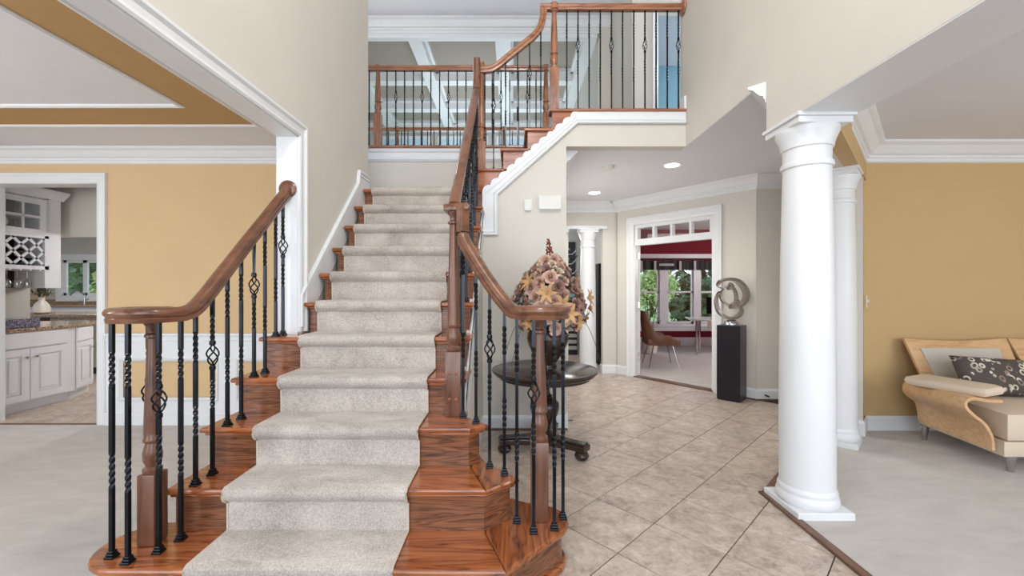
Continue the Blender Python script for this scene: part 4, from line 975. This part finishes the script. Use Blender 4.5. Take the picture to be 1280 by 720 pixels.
for i in range(7): obj('slat', B().box(-.19, .11, -.215, -.2, .1+.12*i, .17+.12*i, .003), 'grey', cbn)
# ================================================================== LIVING ROOM SOFA
so = empty('sofa', 'cream sofa with curved bentwood arm and pale wooden back against the golden wall', 'sofa', None, (0, 0, .01))
def loftprof(profA, ya, profB, yb, th_, name, mat, n=14):
    A_ = smoothpath([(x, ya, z) for x, z in profA], 5); B_ = smoothpath([(x, yb, z) for x, z in profB], 5); m = len(A_); vs = []; rows_ = 9
    for r in range(rows_):
        t = r/(rows_-1); P = [A_[i].lerp(B_[i], t) for i in range(m)]
        o_ = []
        for i in range(m):
            tt = (P[min(i+1, m-1)]-P[max(i-1, 0)]); nn = Vector((-tt.z, 0, tt.x)).normalized(); o_.append(P[i]+nn*th_)
        vs += [tuple(p) for p in P]+[tuple(p) for p in reversed(o_)]
    q = 2*m
    fs = [(r*q+i, r*q+(i+1) % q, (r+1)*q+(i+1) % q, (r+1)*q+i) for r in range(rows_-1) for i in range(q)]
    fs += [tuple(range(q)), tuple(range(rows_*q-1, (rows_-1)*q-1, -1))]
    return obj(name, B().add(vs, fs), mat, so, True)
fr_ = [(3.345, .165), (3.335, .26), (3.285, .35), (3.20, .42), (3.155, .47), (3.165, .505), (3.22, .512), (3.30, .498), (3.40, .495)]
re_ = [(3.455, .165), (3.445, .26), (3.42, .34), (3.36, .385), (3.325, .42), (3.325, .47), (3.36, .49), (3.44, .485), (3.52, .48)]
loftprof(fr_, 2.88, re_, 3.52, .02, 'arm', 'birch')
obj('base', B().prism([(3.385, 2.86), (5.6, 2.86), (5.6, 3.56), (3.49, 3.56)], .12, .235, .02), 'seat', so, True)
obj('seat_cushion', B().prism([(3.36, 2.82), (4.42, 2.82), (4.42, 3.5), (3.50, 3.5)], .235, .44, .05), 'seat', so, True)
obj('seat_cushion', B().box(4.425, 5.55, 2.82, 3.5, .235, .44, .05), 'seat', so, True)
for x0_, x1_ in ((3.475, 4.385), (4.40, 5.36)):
    # tilted back frame with inset fabric panel, slightly dipped top edge
    sh = lambda a, b_, z: (a, 3.50+(b_-.4)*.42+z, b_)
    n_ = 12; top = [(x0_-.0+(x1_-x0_+.0)*i/n_, .845-.022*sin(pi*i/n_)) for i in range(n_+1)]
    bf = obj('back_frame', B().prism([(x0_+.06, .30), (x1_-.02, .30)]+top[::-1], 0, .03, .006, sh), 'birch', so)
    obj('back_inset', B().prism([(x0_+.16, .42), (x1_-.14, .42), (x1_-.12, .765), (x0_+.10, .765)], -.014, .004, .005, sh), 'grey_fab', bf)
for x, y in ((3.50, 2.92), (3.50, 3.53), (5.2, 2.92), (5.2, 3.53)):
    obj('leg', B().lathe([(.016, 0), (.018, .004), (.030, .12), (.03, .125)], (x, y, 0), 16), 'chrome', so, True)
def pillow(name, label, cat, w_, h_, t_, mat, loc, rot, n=14, sq=.30):
    b = B(); vs = []; N_ = n
    for sgn in (1, -1):
        for i in range(N_+1):
            for j in range(N_+1):
                u_, v_ = 2*i/N_-1, 2*j/N_-1; k_ = max(0, (1-abs(u_)**4)*(1-abs(v_)**4))**.5
                pin = 1-.05*(abs(u_)**2)*(1-abs(v_)**2) ; pin2 = 1-.05*(abs(v_)**2)*(1-abs(u_)**2)
                vs.append((u_*w_/2*pin2*1.0, sgn*t_/2*k_, v_*h_/2*pin))
    fs = []; q = (N_+1)**2
    for i in range(N_):
        for j in range(N_):
            a = i*(N_+1)+j; fs += [(a, a+1, a+N_+2, a+N_+1), (q+a, q+a+N_+1, q+a+N_+2, q+a+1)]
    b.add(vs, fs); o = obj(name, b, mat, None, True); bm = bmesh.new(); bm.from_mesh(o.data); bmesh.ops.remove_doubles(bm, verts=bm.verts, dist=1e-4); bm.to_mesh(o.data); bm.free()
    o.location = loc; o.rotation_euler = rot; return tag(o, label, cat)
pillow('cushion', 'dark cushion with pale curl pattern leaning on the sofa back', 'cushion', .86, .31, .16, 'curl', (3.98, 3.32, .585), (radians(-28), radians(4), 0))
ac = obj('arm_cushion', B().prism([(-.10, -.25), (.09, -.25), (.115, -.22), (.115, .21), (.08, .25), (-.09, .25), (-.115, .21), (-.115, -.22)], -.036, .036, .032), 'seat', None, True)
ac.location = (3.345, 3.17, .562); ac.rotation_euler = (radians(-1), radians(-3), radians(14)); tag(ac, 'slim cream bolster cushion lying on the bentwood sofa arm', 'cushion')
# ================================================================== KITCHEN
XC = -5.12
kc = empty('base_cabinet', 'white base cabinet run with two panel doors under the near kitchen counter', 'cabinet', None)
def door_panel(parent, p0, p1, z0, z1, name='door', rail=.07, knob=None):
    d = Vector((p1[0]-p0[0], p1[1]-p0[1])); L = d.length; d.normalize(); nn = Vector((d.y, -d.x))   # nn points toward the viewer side
    mt = Matrix(((d.x, -nn.x, 0, p0[0]), (d.y, -nn.y, 0, p0[1]), (0, 0, 1, z0), (0, 0, 0, 1)))
    H = z1-z0; b = B(mt)
    b.box(0, rail, -.02, 0, 0, H).box(L-rail, L, -.02, 0, 0, H).box(rail, L-rail, -.02, 0, 0, rail).box(rail, L-rail, -.02, 0, H-rail, H) if rail else b.box(0, L, -.02, 0, 0, H, .003)
    o = obj(name, b, 'cab', parent)
    if rail: obj('raised_panel', B(mt).box(rail+.004, L-rail-.004, -.010, 0, rail+.004, H-rail-.004).prism([(rail+.03, rail+.03), (L-rail-.03, rail+.03), (L-rail-.03, H-rail-.03), (rail+.03, H-rail-.03)], -.018, -.009, .003, lambda a, c, z: (a, z, c)), 'cab', o)
    if knob: obj('knob', B(mt @ Matrix.Translation((knob, -.02, H-.09)) @ Matrix.Rotation(pi/2, 4, 'X')).lathe([(.006, 0), (.006, .014), (.014, .02), (.012, .028), (.004, .03)], (0, 0, 0), 12), 'steel', o, True)
    return o
obj('body', B().prism([(XC, 4.10), (XC, 4.86), (XC-.62, 4.86), (XC-.62, 4.10)][::-1], .10, .84), 'cab', kc)
obj('toe_kick', B().prism([(XC-.06, 4.10), (XC-.06, 4.86), (XC-.6, 4.86), (XC-.6, 4.10)][::-1], .0, .10), 'cab', kc)
door_panel(kc, (XC, 4.12), (XC, 4.40), .12, .66, knob=.24)
door_panel(kc, (XC, 4.41), (XC, 4.78), .12, .66, knob=.04)
door_panel(kc, (XC, 4.12), (XC, 4.78), .675, .83, 'drawer', .0)
kc2 = empty('base_cabinet', 'white angled end cabinet with one door at the far end of the near counter', 'cabinet', None)
e0, e1 = (XC, 4.865), (XC-.16, 5.24)
obj('body', B().prism([e0, e1, (XC-.7, 5.24), (XC-.62, 4.865)], .10, .84), 'cab', kc2)
obj('toe_kick', B().prism([(e0[0]-.06, e0[1]), (e1[0]-.06, e1[1]), (XC-.6, 5.2), (XC-.6, 4.865)], .0, .10), 'cab', kc2)
door_panel(kc2, (e0[0]-.01, e0[1]+.03), (e1[0]+.01, e1[1]-.03), .12, .66, rail=.06, knob=.3); door_panel(kc2, (e0[0]-.01, e0[1]+.03), (e1[0]+.01, e1[1]-.03), .675, .83, 'drawer', .0)
tag(obj('countertop', B().prism([(XC+.03, 4.09), (XC+.03, 4.87), (XC-.14, 5.32), (XC-.55, 5.5), (XC-1.0, 5.3), (XC-.75, 4.09)], .84, .875, .006), 'gran'), 'polished brown granite countertop over the near kitchen cabinets', 'countertop')
hu = empty('wall_cabinet', 'white wall cabinet with glass door, lattice rack and stemware holder in the kitchen', 'cabinet', None)
obj('body', B().box(XC-.36, XC, 4.10, 4.125, 1.50, 2.29).box(XC-.36, XC, 4.56, 4.72, 1.30, 2.29).box(XC-.36, XC-.34, 4.10, 4.7, 1.30, 2.29).box(XC-.36, XC, 4.1, 4.6, 2.27, 2.29).box(XC-.36, XC, 4.1, 4.6, 1.84, 1.87).box(XC-.36, XC, 4.1, 4.6, 1.50, 1.54)
    .box(XC-.34, XC-.02, 4.125, 4.56, 2.05, 2.06), 'cab', hu)
obj('interior', B().box(XC-.34, XC-.335, 4.12, 4.56, 1.3, 2.27), 'dark', hu)
obj('crown', B().mould([(XC, 4.09, 2.28), (XC, 4.73, 2.28), (XC-.36, 4.73, 2.28)], (0, 0, 1), [(0, 0), (0, .10), (.05, .10), (.05, .085), (.02, .02), (.012, 0)], -1), 'cab', hu)
gd = obj('door', B().box(XC, XC+.02, 4.13, 4.19, 1.87, 2.26).box(XC, XC+.02, 4.50, 4.56, 1.87, 2.26).box(XC, XC+.02, 4.19, 4.50, 1.87, 1.93).box(XC, XC+.02, 4.19, 4.50, 2.20, 2.26)
    .box(XC+.002, XC+.016, 4.335, 4.355, 1.93, 2.20).box(XC+.002, XC+.016, 4.19, 4.50, 2.055, 2.075), 'cab', hu)
obj('pane', B().box(XC+.006, XC+.009, 4.19, 4.50, 1.93, 2.20), 'glass', gd)
lt = B()
for i in range(-1, 4):
    y0 = 4.125+i*.14
    def seg(ya, za, yb, zb):
        # clip to the opening, then a thin slat
        pts = [(ya, za), (yb, zb)]
        A_ = []
        for t in (0, 1): A_.append(pts[t])
        dy, dz = yb-ya, zb-za; t0_, t1_ = 0, 1
        if dy > 0: t0_ = max(t0_, (4.125-ya)/dy); t1_ = min(t1_, (4.56-ya)/dy)
        else: t0_ = max(t0_, (4.56-ya)/dy); t1_ = min(t1_, (4.125-ya)/dy)
        if t1_ <= t0_: return None
        p = (XC-.012, ya+dy*t0_, za+dz*t0_); q = (XC-.012, ya+dy*t1_, za+dz*t1_)
        return B().sweep([p, q], [(-.012, -.007), (.012, -.007), (.012, .007), (-.012, .007)], side0=(1, 0, 0), up=(1, 0, 0))
    for args in ((y0, 1.54, y0+.30, 1.84), (y0+.30, 1.54, y0, 1.84)):
        g_ = seg(*args)
        if g_: obj('lattice_slat', g_, 'cab', hu)
rk = B()
for i in range(5): rk.box(XC-.3, XC, 4.15+i*.09, 4.165+i*.09, 1.485, 1.50)
obj('stemware_rack', rk, 'cab', hu)
for i, (y, z) in enumerate(((4.20, 1.61), (4.34, 1.60), (4.47, 1.61), (4.27, 1.70), (4.41, 1.71), (4.34, 1.79))):
    o = obj('wine_bottle', B(Matrix.Translation((XC-.05, y, z)) @ Matrix.Rotation(-pi/2, 4, 'Y')).lathe([(.014, 0), (.014, .08), (.036, .12), (.037, .25), (.034, .262)], (0, 0, 0), 14), 'bottle', None, True)
    tag(o, 'dark wine bottle lying in the white lattice rack, '+('low at the left', 'low in the middle', 'low at the right', 'middle row left', 'middle row right', 'topmost')[i], 'bottle', 'wine bottles in the lattice rack')
gl = None
for i in range(4):
    o = obj('wine_glass', B().lathe([(.032, 0), (.030, -.003), (.004, -.008), (.004, -.075), (.012, -.085), (.032, -.11), (.036, -.14), (.030, -.18), (.029, -.18), (.034, -.14), (.03, -.112), (.001, -.09)], (0, 0, 0), 16), 'glassware', None, True) if not gl else obj('wine_glass', None, None, None, mesh=gl)
    gl = o.data; o.location = (XC-.09, 4.20+.09*i, 1.485); tag(o, ('leftmost', 'second from left', 'third from left', 'rightmost')[i]+' of four clear stemmed glasses hanging below the lattice rack', 'glass', 'stemmed glasses hanging in the kitchen')
for y, lab in ((4.26, 'white round plate behind the cabinet glass, lower left pane'), (4.43, 'dark patterned cup behind the cabinet glass, lower right pane')):
    if y < 4.3: o = obj('plate', B(Matrix.Translation((XC-.12, y, 1.99)) @ Matrix.Rotation(pi/2, 4, 'Y')).lathe([(.02, 0), (.045, .004), (.058, .012), (.056, .014), (.02, .006)], (0, 0, 0), 24), 'ceramic', None, True); tag(o, lab, 'plate')
    else: o = obj('cup', B().lathe([(.025, 0), (.04, .02), (.042, .08), (.038, .08), (.03, .02)], (XC-.12, y, 1.87), 18), 'gran2', None, True); tag(o, lab, 'cup')
sbox('wall_kitchen', 'grey', XC-.78, XC-.36, 4.08, 4.73, .875, CEIL)
tag(obj('backsplash_block', B().box(XC-.36, XC-.12, 4.10, 4.62, .876, .97, .003), 'gran2'), 'dark speckled granite block on the near kitchen counter', 'backsplash')
ki = empty('kitchen_island', 'kitchen island with dark end and grey beadboard side behind the near counter', 'island', None, (0, 0, 0))
obj('body', B().box(-7.6, -6.1, 6.3, 7.1, 0, .86), 'dark', ki)
for i in range(16): obj('beadboard', B().box(-6.98+.055*i, -6.98+.055*i+.05, 6.285, 6.3, .1, .86, .003), 'grey', ki)
obj('worktop', B().box(-7.8, -6.0, 6.2, 7.2, .86, .90, .006), 'gran', ki)
kv = empty('vase', 'small white ceramic vase of greenery on the kitchen island', 'vase', None, (-7.35, 6.5, .90))
obj('body', B().lathe([(.07, 0), (.10, .02), (.105, .08), (.08, .15), (.04, .20), (.035, .23), (.045, .25), (.03, .25)], (0, 0, 0), 24), 'ceramic', kv, True)
b = B(); rnd = random.Random(2)
for i in range(60):
    a = rnd.uniform(0, 2*pi); r = rnd.uniform(0, .13); b.mx = Matrix.Translation((cos(a)*r, sin(a)*r, .26+rnd.uniform(0, .14)*(1-r*3))); petal(b, a, rnd.uniform(10, 90), .09, .03, .2, 0, 0, 1)
fo = obj('greenery', b, 'fol', kv, True)
tag(obj('countertop', B().box(-12.97, -8.0, 8.75, 9.38, .90, .94, .006), 'gran'), 'long granite countertop below the kitchen window', 'countertop')
kb = empty('base_cabinet', 'white base cabinets below the kitchen window', 'cabinet', None)
obj('body', B().box(-12.97, -8.05, 8.8, 9.38, .1, .90), 'cab', kb); obj('toe_kick', B().box(-12.97, -8.1, 8.88, 9.38, 0, .1), 'dark', kb)
struct(obj('trim_33', B().box(-13, -8.0, 9.38, 9.4, .94, 1.04), 'gran')); struct(obj('trim_34', B().box(-13, -10.5, 9.385, 9.4, 1.04, 1.5), 'splash'))
fc = empty('faucet', 'curved chrome faucet at the kitchen window counter', 'faucet', None, (-9.45, 9.2, .94))
obj('spout', B().tube(smoothpath([(0, 0, 0), (0, 0, .18), (-.03, -.03, .25), (-.12, -.12, .26), (-.16, -.16, .20)], 4), .016, 8), 'chrome', fc, True); obj('lever', B().tube([(0, 0, .08), (.09, 0, .12)], .009, 6), 'chrome', fc)
# ================================================================== OUTSIDE
def tree(x, y, gz, h, w_, mat, label, seed, n=2600, trunk=.12, leaf=.16, low=.12):
    t = empty('tree', label, 'tree', None, (x, y, gz)); r = random.Random(seed)
    b = B(); b.tube([(0, 0, 0), (.05, 0, h*.4), (0, .05, h*.8)], trunk, 8, [1.2, .8, .25])
    for i in range(7):
        a = r.uniform(0, 2*pi); z = h*r.uniform(.3, .65); L = w_*r.uniform(.4, .8); b.tube([(0, 0, z), (cos(a)*L*.5, sin(a)*L*.5, z+L*.25), (cos(a)*L, sin(a)*L, z+L*.45)], trunk*.4, 5, [1, .6, .2])
    obj('trunk', b, 'bark', t)
    cl_ = [(r.gauss(0, .42)*w_, r.gauss(0, .42)*w_, h*(low+(1-low)*(.5+r.uniform(-.46, .42))), r.uniform(.22, .40)*w_) for _ in range(30)]
    vs = []; fs = []
    for i in range(n):
        cx, cy, cz, cr_ = cl_[r.randrange(30)]; k_ = 1-.55*max(0, (cz/h-.55))/.45
        d = Vector((r.gauss(0, 1), r.gauss(0, 1), r.gauss(0, 1))).normalized()*cr_*r.uniform(.6, 1)
        p = Vector((cx*k_, cy*k_, cz))+d; u_ = Vector((r.gauss(0, 1), r.gauss(0, 1), r.gauss(0, 1))).normalized()*leaf*r.uniform(.6, 1.2); v_ = u_.orthogonal().normalized()*leaf*r.uniform(.5, .9)
        k2 = len(vs); vs += [tuple(p-u_), tuple(p+v_), tuple(p+u_), tuple(p-v_)]; fs.append((k2, k2+1, k2+2, k2+3))
    obj('foliage', B().add(vs, fs), mat, t)
tree(7.0, 15.2, -.62, 3.3, 1.15, 'green', 'dense dark evergreen tree close outside the middle office window', 1, 5200, .1, .10, .02)
tree(8.6, 14.6, -.62, 3.3, 1.0, 'green', 'dense dark evergreen tree outside the right office window', 2, 4200, .1, .10, .02)
tree(9.4, 28.0, -.62, 3.1, 1.7, 'lime', 'pale spring-green tree on the lawn outside the left office window', 3, 2600, .09, .14, .35)
for i in range(4):
    tree(13+4.6*i, 48+2*(i % 2), -.62, 5.2+1.2*((i*7) % 3)/2, 3.0, 'green', ('leftmost', 'second from left', 'third from left', 'rightmost')[i]+' of the distant green trees beyond the office lawn', 20+i, 900, .2, .40, .02)
for i, (x, y) in enumerate(((-13.2, 12.6), (-11.0, 12.4), (-15, 13.4))):
    tree(x, y, -.62, 4.6, 1.5, 'lime' if i == 1 else 'green', ('bushy green tree outside the left kitchen window pane', 'light green tree outside the right kitchen window pane', 'green tree at the far left edge outside the kitchen window')[i], 40+i, 3200, .1, .13, .02)
for o in COL.objects:
    if '_p' in o: del o['_p']
